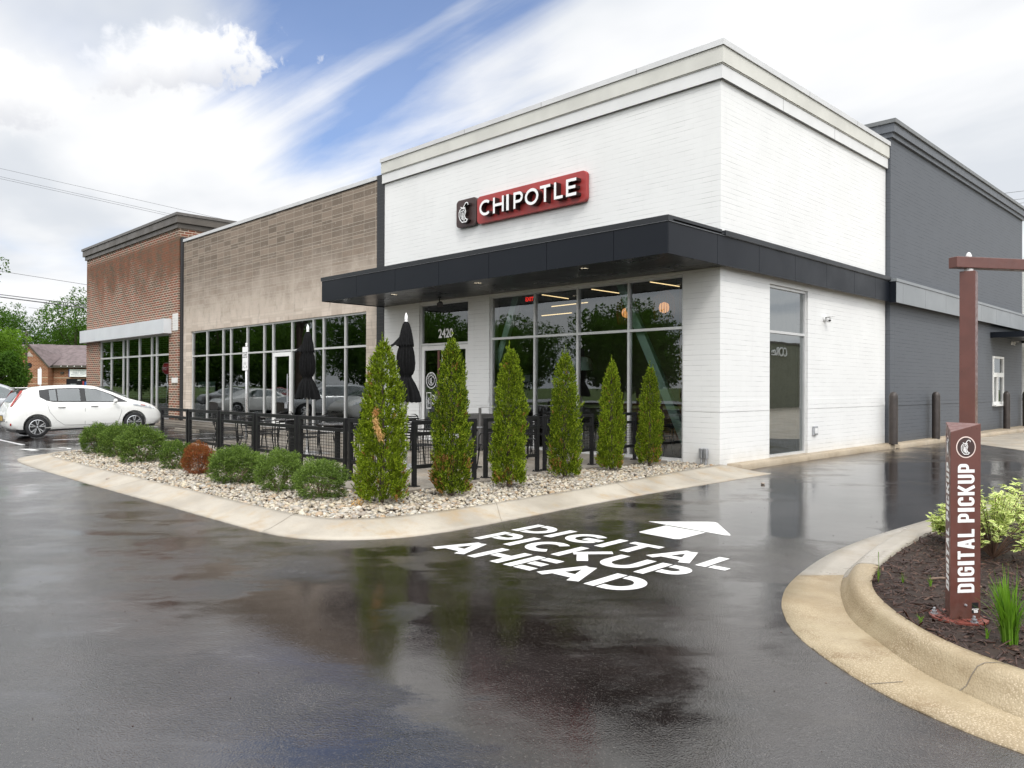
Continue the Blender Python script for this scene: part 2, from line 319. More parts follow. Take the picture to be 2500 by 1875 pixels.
def asphalt():
    t = NT('wet_asphalt')
    sp = t.n('ShaderNodeSeparateXYZ'); t.l(t.pos, sp.inputs[0])
    big = t.noise(.42, 5, .55, sc=(1, .75, 1), dist=.4, loc=(3.2, 1.7, 0)); mid = t.noise(1.5, 5, .6, loc=(1, 5, 2), dist=.3)
    pud = t.math('ADD', t.math('MULTIPLY', big, .66), t.math('MULTIPLY', mid, .34))
    hollow = None                                    # shallow hollows in the lane where the rain stands
    for (cx, cy, rx, ry, an, am) in ((4.45, -10.05, 1.25, .62, -.5, .20), (2.35, -9.35, 1.35, .22, -.25, .10), (3.2, -10.4, 1.1, .45, -.2, .15), (5.3, -10.1, 1.0, .5, -.9, .14), (3.2, -1.6, 2.0, 3.4, 0, .17), (3.2, 2.6, 2.2, 3.6, 0, .14), (-15.5, -6.5, 5, 2.0, 0, .12), (-7.5, -11.0, 3.5, .8, .1, .10)):
        ca, sa = math.cos(an), math.sin(an); dx = t.math('SUBTRACT', sp.outputs[0], cx); dy = t.math('SUBTRACT', sp.outputs[1], cy)
        u = t.math('DIVIDE', t.math('ADD', t.math('MULTIPLY', dx, ca), t.math('MULTIPLY', dy, sa)), rx); v = t.math('DIVIDE', t.math('SUBTRACT', t.math('MULTIPLY', dy, ca), t.math('MULTIPLY', dx, sa)), ry)
        g = t.math('MULTIPLY', t.smooth(t.math('ADD', t.math('MULTIPLY', u, u), t.math('MULTIPLY', v, v)), 1.9, 0.0), am)
        hollow = g if hollow is None else t.math('MAXIMUM', hollow, g)
    pud = t.math('ADD', t.math('SUBTRACT', pud, .045), hollow)
    rot = t.n('ShaderNodeMapping'); rot.inputs['Rotation'].default_value = (0, 0, -YAW); rot.inputs['Scale'].default_value = (1, 1, 1); t.l(t.pos, rot.inputs[0])
    stk = t.noise(1.0, 6, .68, vec=rot.outputs[0], sc=(.55, 2.4, 1), dist=.5, loc=(2, 3, 0)); stk2 = t.noise(6.0, 4, .7, vec=rot.outputs[0], sc=(.6, 1.6, 1))
    pud = t.math('ADD', pud, t.math('ADD', t.math('MULTIPLY', t.math('SUBTRACT', stk, .5), .42), t.math('MULTIPLY', t.math('SUBTRACT', stk2, .5), .13)))
    wet = t.smooth(pud, .50, .66)                    # 1 = standing film of water
    damp = t.smooth(pud, .36, .56)
    grain = t.n('ShaderNodeTexVoronoi'); grain.inputs['Scale'].default_value = 105; t.l(t.pos, grain.inputs['Vector'])
    g2 = t.noise(170, 2, .6); g3 = t.noise(38, 4, .7)
    c = t.mix(t.smooth(t.noise(.7, 6, .65, loc=(7, 7, 0)), .38, .62), (.0085, .0060, .0052), (.024, .019, .018))
    c = t.mix(t.math('MULTIPLY', t.smooth(grain.outputs['Distance'], .50, .12, 0, .8), t.smooth(t.noise(45, 3), .46, .60)), c, (.10, .09, .08))
    t.set(col=c, ior=t.math('ADD', t.math('MULTIPLY', wet, -.55), 2.15))
    rgh = t.math('SUBTRACT', t.smooth(t.noise(1.3, 6, .68, dist=.4), .36, .64, .12, .27), t.math('MULTIPLY', damp, .08))
    rgh = t.math('MULTIPLY', rgh, t.math('SUBTRACT', 1, t.math('MULTIPLY', wet, .74)))
    t.set(rough=t.math('ADD', rgh, t.math('MULTIPLY', t.smooth(grain.outputs['Distance'], .40, .10), .05)))
    h = t.math('ADD', t.math('MULTIPLY', grain.outputs['Distance'], .8), t.math('ADD', t.math('MULTIPLY', g2, .25), t.math('MULTIPLY', g3, .55)))
    bst = t.smooth(pud, .38, .58, .34, .045)
    x = t.n('ShaderNodeBump'); t.l(h, x.inputs['Height']); t.l(bst, x.inputs['Strength']); x.inputs['Distance'].default_value = .006
    y = t.n('ShaderNodeBump'); t.l(t.noise(1.1, 3, .5), y.inputs['Height']); y.inputs['Strength'].default_value = .10; y.inputs['Distance'].default_value = .05; t.l(y.outputs[0], x.inputs['Normal']); t.l(x.outputs[0], t.p.inputs['Normal'])
    M['wet_asphalt'] = t.m
asphalt()
def concrete(name, a, b, stain, rough=.6, agg=0):
    t = NT(name); n1_ = t.noise(.9, 6, .65); n2_ = t.noise(2.0, 6, .7, sc=(1, 1, 1), loc=(4, 2, 0))
    c = t.mix(t.smooth(n1_, .35, .65), a, b); c = t.mix(t.smooth(n2_, .48, .74, 0, .8), c, stain)
    c = t.mix(t.smooth(t.noise(5, 7, .75, loc=(6, 1, 0), dist=.5), .60, .75, 0, .55), c, tuple(x*.45 for x in a))
    c = t.mix(t.smooth(t.noise(60, 4, .7), .45, .75, 0, .25), c, tuple(x*.6 for x in a))
    h = t.noise(90, 4, .7)
    if agg:
        v = t.n('ShaderNodeTexVoronoi'); v.inputs['Scale'].default_value = 85; t.l(t.pos, v.inputs['Vector'])
        c = t.mix(t.math('MULTIPLY', t.smooth(t.noise(1.6, 4, .6, loc=(1, 9, 3)), .34, .55), t.smooth(v.outputs['Distance'], .1, .5, .80, 0)), c, (.56, .46, .33))
        h = t.math('ADD', h, v.outputs['Distance'])
    t.set(col=c, rough=t.smooth(t.noise(1.1, 4, loc=(9, 9, 1)), .35, .65, rough-.2, rough+.1), spec=.45); t.bump(h, .6 if agg else .25, .004); M[name] = t.m
concrete('concrete', (.30, .265, .215), (.40, .36, .295), (.33, .235, .13))
concrete('patio_concrete', (.23, .20, .165), (.31, .28, .235), (.25, .19, .13), .5)
concrete('curb_tan', (.27, .205, .12), (.38, .31, .20), (.17, .105, .045), .55, 1)
concrete('slab_grey', (.30, .27, .225), (.37, .335, .285), (.25, .20, .14), .45)
concrete('curb_side', (.30, .24, .165), (.40, .33, .24), (.20, .16, .11), .6, 1)
simple('anthracite', (.0085, .0108, .0155), .36, .0, .03, .6, spec=.2)
simple('anthracite_cap', (.013, .015, .018), .38, .1, .03, .6)
simple('soffit', (.008, .008, .010), .30, .0, .05, .6, spec=.35)
simple('grey_panel', (.21, .225, .235), .38, 0, .03, .5, spec=.5)
simple('cornice_white', (.70, .70, .69), .5, 0, .04, 1.5)
simple('cornice_cream', (.60, .592, .545), .8, 0, .07, 1.2)
simple('cap_metal', (.62, .62, .615), .4, .3, .05, 2)
simple('seam_dark', (.02, .02, .022), .7); simple('seam_grey', (.20, .20, .20), .7)
simple('bronze_metal', (.095, .082, .068), .4, .3, .12, 1.2)
simple('alu_frame', (.66, .66, .65), .35, .35, .05, 3)
simple('white_frame', (.78, .78, .76), .4, 0, .04, 3)
simple('awning_white', (.66, .68, .70), .4, .1, .04, 1)
simple('tile_white', (.74, .73, .70), .5, 0, .05, 3)
simple('black_metal', (.012, .012, .013), .38, .3, .2, 8, spec=.5)
simple('black_fabric', (.0075, .0075, .008), .9, 0, .3, 20, spec=.15, bump=.2, bscale=120)
simple('table_top', (.10, .10, .105), .18, .2, .2, 4)
simple('alu_pole', (.70, .70, .70), .3, .8, .06, 8)
simple('galv', (.42, .43, .45), .4, .7, .2, 12)
simple('paint_red', (.120, .044, .034), .42, 0, .12, 5, spec=.5, coat=.15)
def redpaint():
    t = NT('paint_red'); c = t.mix(t.smooth(t.noise(5, 5, .6), .3, .7), (.108, .040, .031), (.132, .048, .037)); c = t.mix(t.smooth(t.noise(38, 3, .6), .68, .74, 0, .7), c, (.04, .012, .010))
    sp = t.n('ShaderNodeSeparateXYZ'); t.l(t.pos, sp.inputs[0]); mud = t.smooth(t.math('ADD', sp.outputs[2], t.math('MULTIPLY', t.noise(30, 5, .7), .22)), .42, .20, 0, .55); c = t.mix(mud, c, (.07, .045, .032))
    t.set(col=c, rough=t.smooth(t.noise(22, 4), .4, .6, .30, .48), spec=.5, coat=.1); M['paint_red'] = t.m
redpaint()
simple('paint_red_top', (.165, .046, .034), .3, 0, .1, 5)
simple('plate_red', (.20, .055, .04), .45, 0, .15, 9)
simple('sign_red', (.37, .043, .040), .38, 0, .06, 2, spec=.5)
simple('sign_brown', (.050, .026, .024), .4, 0, .08, 3)
simple('return_brown', (.022, .013, .012), .4)
simple('sign_white', (.88, .88, .87), .4, 0, .02)
simple('ring_pink', (.74, .60, .55), .5)
def roadpaint():
    t = NT('road_paint'); c = t.mix(t.smooth(t.noise(5, 6, .7), .35, .7), (.74, .74, .72), (.58, .57, .545)); c = t.mix(t.smooth(t.noise(42, 5, .8), .58, .66, 0, .85), c, (.10, .09, .085)); c = t.mix(t.smooth(t.noise(2.2, 5, .7, sc=(1, 3, 1), loc=(4, 4, 0)), .60, .8, 0, .35), c, (.30, .28, .26))
    t.set(col=c, rough=.4, spec=.5); t.bump(t.noise(110, 3), .35, .003); M['road_paint'] = t.m
roadpaint()
simple('line_paint', (.50, .50, .50), .35, 0, .25, 9)
simple('bollard', (.045, .036, .032), .4, .2, .2, 6)
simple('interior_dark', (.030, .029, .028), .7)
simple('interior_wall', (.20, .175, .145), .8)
simple('interior_floor', (.07, .055, .04), .35)
simple('wood_slats', (.26, .13, .055), .6)
simple('brace_teal', (.62, .86, .76), .5, 0, .04)
simple('rubber', (.012, .012, .013), .75)
simple('plastic_black', (.015, .015, .016), .35)
simple('rim_alu', (.55, .56, .57), .25, .8, .05)
simple('car_white', (.80, .80, .77), .22, 0, .015, 1, coat=.8)
simple('car_silver', (.42, .43, .44), .25, .6, .02, 1, coat=.8)
simple('car_red', (.22, .02, .02), .25, .2, .05, 1, coat=.8)
simple('seat_fabric', (.06, .06, .065), .8)
simple('lamp_red', (.32, .03, .02), .25)
simple('headlamp', (.60, .63, .66), .12, .3)
simple('plate_yellow', (.45, .30, .08), .5)
simple('plate_blue', (.02, .06, .25), .5)
simple('bark', (.075, .052, .038), .9, 0, .35, 9, bump=.6, bscale=25)
simple('twig', (.22, .15, .11), .8, 0, .3, 20)
simple('camera_white', (.75, .75, .74), .35)
simple('shingle', (.135, .105, .105), .9, 0, .22, 2.5, bump=.4, bscale=6)
simple('blue_sign', (.03, .12, .40), .4)
simple('stop_red', (.45, .02, .025), .4)
simple('soil', (.025, .014, .009), .95)
simple('rope', (.5, .5, .48), .8)
simple('neighbour_wall', (.20, .205, .15), .8)
simple('orange', (.6, .16, .04), .5)
emit('led', (1.0, .70, .36), 1.5); emit('downlight', (1.0, .86, .62), 11.0); emit('lamp_glow', (1.0, .42, .14), .8); emit('exit_red', (1.0, .03, .02), .9); emit('bulb', (1.0, .62, .25), 8.0)
def grass_ground():
    t = NT('lawn'); c = t.mix(t.smooth(t.noise(3, 6, .7), .35, .65), (.045, .075, .015), (.085, .12, .03)); t.set(col=c, rough=.95, spec=.2); t.bump(t.noise(25, 4), .6, .03); M['lawn'] = t.m
grass_ground()
def leafmat(name, cols, rough=.5, trans=.25, tip=None):
    t = NT(name); ramp = t.n('ShaderNodeValToRGB'); e = ramp.color_ramp.elements
    e[0].position = 0; e[0].color = cols[0]+(1,); e[1].position = 1; e[1].color = cols[-1]+(1,)
    for i, c in enumerate(cols[1:-1]): q = e.new((i+1)/(len(cols)-1)); q.color = c+(1,)
    t.l(t.rnd, ramp.inputs[0]); oi = t.n('ShaderNodeObjectInfo')
    c = t.mix(t.smooth(t.noise(2.2, 3), .3, .7, 0, .35), ramp.outputs[0], cols[0])
    c = t.mix(t.math('MULTIPLY', oi.outputs['Random'], .25), c, cols[len(cols)//2])
    t.set(col=c, rough=rough+.1, spec=.15)
    tr = t.n('ShaderNodeBsdfTranslucent'); t.l(t.mix(1.0, c, (1.3, 1.4, .6), 'MULTIPLY'), tr.inputs[0]); mx = t.n('ShaderNodeMixShader'); mx.inputs[0].default_value = trans
    t.l(t.p.outputs[0], mx.inputs[1]); t.l(tr.outputs[0], mx.inputs[2]); t.l(mx.outputs[0], t.out.inputs[0]); M[name] = t.m
leafmat('arbor_leaf', [(.018, .036, .003), (.04, .08, .004), (.15, .23, .009), (.30, .40, .02), (.44, .52, .05), (.05, .09, .005), (.02, .04, .004)], .55, .25)
leafmat('arbor_dry', [(.38, .20, .07), (.28, .12, .035), (.45, .27, .11)], .8)
leafmat('arbor_bright', [(.48, .30, .12), (.55, .36, .16), (.40, .22, .08)], .8)
leafmat('bush_leaf', [(.02, .045, .008), (.06, .11, .018), (.15, .24, .04), (.27, .38, .09), (.05, .09, .016), (.03, .06, .012)], .5, .25)
leafmat('bush_red', [(.24, .06, .025), (.36, .11, .04), (.19, .06, .025), (.28, .13, .05), (.10, .10, .03)], .7)
leafmat('tree_leaf', [(.025, .06, .009), (.05, .11, .014), (.09, .18, .022), (.06, .12, .016)], .6, .35)
leafmat('tree_leaf_bright', [(.06, .12, .012), (.11, .21, .02), (.17, .29, .03), (.08, .15, .02)], .55, .35)
leafmat('blade', [(.07, .16, .012), (.12, .25, .02), (.18, .32, .04), (.10, .20, .02)], .45, .35)
leafmat('hosta', [(.10, .20, .13), (.14, .26, .17)], .5)
def pebblemat(name, cols, rough=.45):
    t = NT(name); ramp = t.n('ShaderNodeValToRGB'); ramp.color_ramp.interpolation = 'LINEAR'; e = ramp.color_ramp.elements
    e[0].position = 0; e[0].color = cols[0]+(1,); e[1].position = 1; e[1].color = cols[-1]+(1,)
    for i, c in enumerate(cols[1:-1]): q = e.new((i+1)/(len(cols)-1)); q.color = c+(1,)
    t.l(t.rnd, ramp.inputs[0]); c = t.mix(t.smooth(t.noise(60, 4, .7), .35, .7, 0, .3), ramp.outputs[0], tuple(x*.55 for x in cols[0])); t.set(col=c, rough=rough, spec=.5); M[name] = t.m
pebblemat('pebble', [(.40, .34, .25), (.52, .47, .37), (.28, .23, .16), (.44, .40, .34), (.15, .14, .12), (.60, .56, .48), (.33, .22, .12), (.37, .355, .32), (.22, .17, .13), (.50, .43, .30)])
pebblemat('mulch', [(.030, .011, .007), (.060, .024, .013), (.020, .008, .006), (.085, .036, .020), (.040, .016, .010), (.025, .012, .009), (.13, .062, .034)], .55)
def glass(name, tint, ior, rough=0.0, wav=0):
    t = NT(name); t.t.nodes.remove(t.p); f = t.n('ShaderNodeFresnel'); f.inputs[0].default_value = ior
    g = t.n('ShaderNodeBsdfGlossy'); g.inputs['Roughness'].default_value = rough; g.inputs[0].default_value = (.92, .96, .97, 1)
    tr = t.n('ShaderNodeBsdfTransparent'); tr.inputs[0].default_value = tint+(1,); mx = t.n('ShaderNodeMixShader')
    if wav:
        b = t.n('ShaderNodeBump'); t.l(t.noise(.8, 2, .5), b.inputs['Height']); b.inputs['Strength'].default_value = wav; b.inputs['Distance'].default_value = .02; t.l(b.outputs[0], g.inputs['Normal'])
    t.l(f.outputs[0], mx.inputs[0]); t.l(tr.outputs[0], mx.inputs[1]); t.l(g.outputs[0], mx.inputs[2]); t.l(mx.outputs[0], t.out.inputs[0]); M[name] = t.m
glass('glass', (.90, .96, .92), 2.35, 0, .10); glass('glass_coated', (.62, .75, .68), 4.0, 0, .10); glass('glass_dark', (.45, .53, .49), 2.2, 0, .12); glass('car_glass', (.42, .50, .47), 2.3)
def varleaf():
    t = NT('variegated'); u = t.n('ShaderNodeUVMap'); sp = t.n('ShaderNodeSeparateXYZ'); t.l(u.outputs[0], sp.inputs[0])
    d = t.math('ABSOLUTE', t.math('SUBTRACT', sp.outputs[0], .5)); f = t.smooth(t.math('ADD', d, t.math('MULTIPLY', t.noise(30, 2), .12)), .20, .36)
    g = t.mix(t.rnd, (.11, .23, .03), (.26, .38, .05)); c = t.mix(f, g, (.84, .88, .36)); t.set(col=c, rough=.5, spec=.4)
    tr = t.n('ShaderNodeBsdfTranslucent'); t.l(c, tr.inputs[0]); mx = t.n('ShaderNodeMixShader'); mx.inputs[0].default_value = .3
    t.l(t.p.outputs[0], mx.inputs[1]); t.l(tr.outputs[0], mx.inputs[2]); t.l(mx.outputs[0], t.out.inputs[0]); M['variegated'] = t.m
varleaf()

# ------------------------------------------------------------------ lettering
def arc(cx, cy, rx, ry, a0, a1, n=14): return [(cx+rx*math.cos(R(a0+(a1-a0)*i/n)), cy+ry*math.sin(R(a0+(a1-a0)*i/n))) for i in range(n+1)]
def glyph(ch, w, t, rc=None):
    """centre-line strokes of a capital in a w x 1 cell, stroke t, bowl corner radius rc (None = round)"""
    h = t/2
    def rr(x0, y0, x1, y1, a0, a1, r=None):      # rounded-rectangle path clockwise helper: quarter arcs
        return None
    def bowl(x0, y0, x1, y1, r):                 # from (x0,y0) right along the bottom, round to the top, back to (x0,y1)
        r = min(r, (y1-y0)/2, x1-x0)
        return [(x0, y0)]+arc(x1-r, y0+r, r, r, -90, 0, 8)+arc(x1-r, y1-r, r, r, 0, 90, 8)+[(x0, y1)]
    def ring(x0, y0, x1, y1, r):
        r = min(r, (y1-y0)/2, (x1-x0)/2)
        return arc(x1-r, y1-r, r, r, 0, 90, 8)+arc(x0+r, y1-r, r, r, 90, 180, 8)+arc(x0+r, y0+r, r, r, 180, 270, 8)+arc(x1-r, y0+r, r, r, 270, 360, 8)
    if ch == 'C':
        if rc: return [(([(w-h, .68)]+arc(w-h-rc, 1-h-rc, rc, rc, 0, 90, 6)+arc(h+rc, 1-h-rc, rc, rc, 90, 180, 6)+arc(h+rc, h+rc, rc, rc, 180, 270, 6)+arc(w-h-rc, h+rc, rc, rc, 270, 360, 6)+[(w-h, .32)]), 0)]
        return [(arc(w*.55, .5, w*.55-h, .5-h, 48, 312, 26), 0)]
    if ch == 'H': return [([(h, 0), (h, 1)], 0), ([(w-h, 0), (w-h, 1)], 0), ([(t, .5), (w-t, .5)], 0)]
    if ch == 'I': return [([(h, 0), (h, 1)], 0)]
    if ch == 'P': return [([(h, 0), (h, 1)], 0), (bowl(t, .42, w-h, 1-h, rc or .3), 0)]
    if ch == 'O': return [(ring(h, h, w-h, 1-h, rc), 1)] if rc else [(arc(w/2, .5, w/2-h, .5-h, 0, 350, 35), 1)]
    if ch == 'T': return [([(0, 1-h), (w, 1-h)], 0), ([(w/2, 0), (w/2, 1-t)], 0)]
    if ch == 'L': return [([(h, 0), (h, 1)], 0), ([(t, h), (w, h)], 0)]
    if ch == 'E': return [([(h, 0), (h, 1)], 0), ([(t, h), (w, h)], 0), ([(t, .5), (w*.92, .5)], 0), ([(t, 1-h), (w, 1-h)], 0)]
    if ch == 'D': return [([(h, 0), (h, 1)], 0), (bowl(t, h, w-h, 1-h, rc or .42), 0)]
    if ch == 'G':
        if rc: return [(([(w-h, .70)]+arc(w-h-rc, 1-h-rc, rc, rc, 0, 90, 6)+arc(h+rc, 1-h-rc, rc, rc, 90, 180, 6)+arc(h+rc, h+rc, rc, rc, 180, 270, 6)+arc(w-h-rc, h+rc, rc, rc, 270, 360, 6)+[(w-h, .5-h)]), 0), ([(w*.5, .5), (w, .5)], 0)]
        return [(arc(w*.52, .5, w*.52-h, .5-h, 50, 335, 26), 0), ([(w*.5, .47), (w, .47)], 0)]
    if ch == 'A': return [([(h*.9, 0), (w/2-h*.25, 1)], 0), ([(w-h*.9, 0), (w/2+h*.25, 1)], 0), ([(w*.27, .27), (w*.73, .27)], 0)]
    if ch == 'K': return [([(h, 0), (h, 1)], 0), ([(t, .40), (w-h*.7, 1)], 0), ([(w*.42, .56), (w-h*.6, 0)], 0)]
    if ch == 'U':
        r = rc or (w/2-h)
        return [([(h, 1)]+arc(h+r, h+r, r, r, 180, 270, 8)+arc(w-h-r, h+r, r, r, 270, 360, 8)+[(w-h, 1)], 0)]
def ribbon(pts, t, closed):
    n = len(pts); P = [Vector(p) for p in pts]; Lf = []; Rt = []
    for i in range(n):
        a = P[i-1] if (i > 0 or closed) else None; b = P[(i+1) % n] if (i < n-1 or closed) else None
        d1 = (P[i]-a).normalized() if a is not None and (P[i]-a).length > 1e-6 else None
        d2 = (b-P[i]).normalized() if b is not None and (b-P[i]).length > 1e-6 else None
        d1 = d1 or d2; d2 = d2 or d1
        nrm = Vector((-(d1+d2).y, (d1+d2).x)).normalized(); c = max(.35, nrm.dot(Vector((-d1.y, d1.x))))
        Lf.append(P[i]+nrm*(t/2/c)); Rt.append(P[i]-nrm*(t/2/c))
    return Lf, Rt
def put_glyph(mb, strokes, t, f, depth, face=0, side=0, lift=0.0006):
    """f maps (u, v, w) to a 3-D point, w being height above the face it sits on"""
    for si, (pts, closed) in enumerate(strokes):
        Lf, Rt = ribbon(pts, t, closed); n = len(pts); o = depth+si*lift
        V = [f(p.x, p.y, o) for p in Lf]+[f(p.x, p.y, o) for p in Rt]+[f(p.x, p.y, 0) for p in Lf]+[f(p.x, p.y, 0) for p in Rt]
        e = n if closed else n-1; F = []; S = []
        for i in range(e):
            j = (i+1) % n; F.append((n+i, n+j, j, i)); S.append((i, j, 2*n+j, 2*n+i)); S.append((n+j, n+i, 3*n+i, 3*n+j))
        if not closed: S.append((0, 2*n, 3*n, n)); S.append((n-1, 2*n-1, 4*n-1, 3*n-1))
        mb.cur = face; mb.add(V, F); mb.cur = side; mb.add(V, S)
PEP_BODY = [(865,690),(832,712),(815,745),(814,800),(838,852),(878,890),(962,892),(986,866),(948,846),(929,804),(952,745),(938,708),(912,703),(890,698)]
PEP_IN1 = [(852,727),(846,788),(868,840),(920,868),(932,860),(902,803),(925,748),(912,724),(885,733)]
PEP_IN2 = [(876,756),(872,800),(890,838),(905,846),(884,800),(898,762)]
PEP_STEM = [(903,694),(912,672),(930,650),(947,628),(975,621),(997,634),(1001,660)]
PEP_CAP = [(846,670),(876,684),(905,690),(944,688)]
def put_pepper(mb, f, depth, thick=13):
    cx, cy = 908, 757
    cv = lambda l: [((x-cx), (cy-y)) for x, y in l]
    S = [(cv(PEP_BODY), 1), (cv(PEP_IN1), 1), (cv(PEP_IN2), 1), (cv(PEP_STEM), 0), (cv(PEP_CAP), 0)]
    for i, s in enumerate(S): put_glyph(mb, [s], thick*(1.0 if i < 1 else .8), lambda u, v, w, i=i: f(u, v, w+(i*.0006 if w > 0 else 0)), depth)
def text_mesh(name, body, size, mat, M3, parent=None, extrude=.002, align='CENTER', bold=0.0, xs=1.0):
    """built-in font turned into a mesh; M3 = 4x4 placing the text plane"""
    cu = bpy.data.curves.new(name, 'FONT'); cu.body = body; cu.size = size; cu.extrude = extrude; cu.align_x = align; cu.align_y = 'CENTER'; cu.offset = bold; cu.resolution_u = 3; cu.space_line = .95
    o = bpy.data.objects.new(name, cu); col.objects.link(o); dg = bpy.context.evaluated_depsgraph_get(); dg.update()
    me = bpy.data.meshes.new_from_object(o.evaluated_get(dg)); bpy.data.objects.remove(o); bpy.data.curves.remove(cu); me.name = name
    me.transform(M3 @ Matrix.Diagonal((xs, 1, 1, 1))); me.materials.clear(); me.materials.append(mat)
    m = bpy.data.objects.new(name, me); col.objects.link(m)
    if parent: m.parent = parent
    return m
def frame4(o, x, y):   # plane at o with text direction x and up y
    x = Vector(x).normalized(); y = Vector(y).normalized(); z = x.cross(y); o = Vector(o)
    return Matrix(((x.x, y.x, z.x, o.x), (x.y, y.y, z.y, o.y), (x.z, y.z, z.z, o.z), (0, 0, 0, 1)))

simple('joint_dark', (.16, .135, .105), .9)
# ------------------------------------------------------------------ ground, kerbs, planting bed
def inset_grid(x0, x1, y0, y1, nx, ny, z):
    mb = MB(); V = [(x0+(x1-x0)*i/nx, y0+(y1-y0)*j/ny, z) for j in range(ny+1) for i in range(nx+1)]
    F = [(j*(nx+1)+i, j*(nx+1)+i+1, (j+1)*(nx+1)+i+1, (j+1)*(nx+1)+i) for j in range(ny) for i in range(nx)]
    return mb.add(V, F)
struct(inset_grid(-900, 900, -900, 900, 2, 2, -.03).build('ground', M['lawn']))
struct(inset_grid(-62, 60, -34, 60, 4, 4, 0).build('asphalt_lot', M['wet_asphalt']))
struct(inset_grid(-90, 90, -58, -44, 4, 1, -.012).build('road', M['wet_asphalt']))
def resample(pts, n):
    P = [Vector((p[0], p[1], 0)) for p in pts]; d = [0]
    for a, b in zip(P, P[1:]): d.append(d[-1]+(b-a).length)
    out = []; k = 0
    for i in range(n):
        s = d[-1]*i/(n-1)
        while k < len(d)-2 and d[k+1] < s: k += 1
        f = (s-d[k])/max(1e-9, d[k+1]-d[k]); q = P[k].lerp(P[k+1], f); out.append((q.x, q.y))
    return out
def smoothline(pts, it=2):
    for _ in range(it):
        o = [pts[0]]
        for a, b in zip(pts, pts[1:]): o += [(a[0]*.75+b[0]*.25, a[1]*.75+b[1]*.25), (a[0]*.25+b[0]*.75, a[1]*.25+b[1]*.75)]
        pts = o+[pts[-1]]
    return pts
ISL_OUT = [(-12.9, -6.0), (-12.75, -7.4), (-12.5, -8.3), (-11.9, -8.95), (-11.07, -9.2), (-9.41, -9.28), (-6.89, -9.28), (-4.81, -9.28), (-3.49, -9.26), (-1.03, -9.24), (-.1, -9.22), (.42, -9.10), (.80, -8.80), (1.08, -8.35), (1.16, -7.8), (1.12, -7.0), (1.04, -6.0), (.96, -5.0), (.90, -3.53), (.90, -1.6), (.90, .28)]
ISL_IN = [(-11.95, -6.0), (-11.85, -7.3), (-11.5, -8.2), (-11.02, -8.52), (-10.35, -8.71), (-9.4, -8.77), (-7.55, -8.79), (-5.45, -8.79), (-3.68, -8.77), (-2.32, -8.77), (-.5, -8.76), (.10, -8.66), (.42, -8.40), (.56, -8.0), (.60, -7.5), (.60, -6.6), (.52, -5.4), (.46, -4.5), (.30, -3.0), (.10, -1.5), (.02, -.02)]
def loft_strips(A, B, prof, n, jitter=0.0):
    """rows between two polylines; prof = [(f, z)] f from A(0) to B(1)"""
    a = resample(smoothline(A), n); b = resample(smoothline(B), n); rr_ = random.Random(3); V = []; F = []
    for i in range(n):
        for k, (f, z) in enumerate(prof):
            j = rr_.uniform(-jitter, jitter) if k == 0 else 0
            V.append((a[i][0]*(1-f)+b[i][0]*f+j, a[i][1]*(1-f)+b[i][1]*f+j, z))
    m = len(prof)
    for i in range(n-1):
        for k in range(m-1): F.append((i*m+k, (i+1)*m+k, (i+1)*m+k+1, i*m+k+1))
    return V, F
# sloped concrete apron round the planting island, in slabs with joints
V, F = loft_strips(ISL_OUT, ISL_IN, [(0, -.02), (.0, .010), (.20, .022), (.55, .070), (.85, .118), (1.0, .130), (1.0, .02)], 420, .007)
def ribbon_object(name, V, F, m, rows, joints, mats, width=2):
    """splits a lofted ribbon into slabs by dropping the joint columns a few mm"""
    jm_ = MB()
    for j in joints:
        a, b2, c2 = (np.array(V[q*m:q*m+m]) for q in (j-1, j, j+1)); t_ = (c2-a); t_ /= (np.linalg.norm(t_, axis=1, keepdims=True)+1e-9); w_ = .0035
        for k in range(1, m-2):
            P4 = [b2[k]-t_[k]*w_, b2[k]+t_[k]*w_, b2[k+1]+t_[k+1]*w_, b2[k+1]-t_[k+1]*w_]; jm_.add([(x, y, z+.0025) for x, y, z in P4], [(0, 1, 2, 3)])
    if joints: struct(jm_.build('kerb_joint', M['joint_dark']))
    mb = MB(); mb.v = [tuple(v) for v in V]; mb.f = F; mb.m = [(1 if (len(mats) > 1 and F_[0] // m in range(*width)) else 0) for F_ in F]; o = mb.build(name, mats, smooth=False); o.data.polygons.foreach_set('use_smooth', [True]*len(F)); return o
struct(ribbon_object('kerb_apron', V, F, 7, 420, [60, 165, 248, 300, 350, 385], [M['concrete']]))
bed_poly = resample(smoothline(ISL_IN), 90)+[(-1.0, -.02), (-1.0, -3), (-1.3, -6.9), (-11.0, -6.9)]
gb = MB(); gb.prism([(x, y) for x, y in resample(smoothline(ISL_IN), 90)]+[(-1.0, .0), (-1.0, -4), (-1.2, -6.5), (-11.0, -6.5)], .0, .085)
struct(gb.build('bed_soil', M['soil']))
PATIO = [(-1.18, -.002), (-1.38, -2.06), (-1.42, -3.46), (-1.23, -4.84), (-1.13, -6.62), (-1.6, -6.98), (-5, -6.98), (-9.6, -7.05), (-11.2, -7.55), (-11.55, -8.05), (-11.75, -7.3), (-11.85, -6.4), (-11.95, -5.4), (-12.4, -4.6), (-12.9, -2.6), (-12.9, -.002)]
pt = MB(); pt.prism(PATIO, .0, .118); struct(pt.build('patio_slab', M['patio_concrete']))
sw = MB(); sw.box(-25.4, -12.905, -1.5, -.002, 0, .10); sw.box(-40, -25.405, -1.6, -.125, 0, .10); struct(sw.build('sidewalk', M['patio_concrete']))
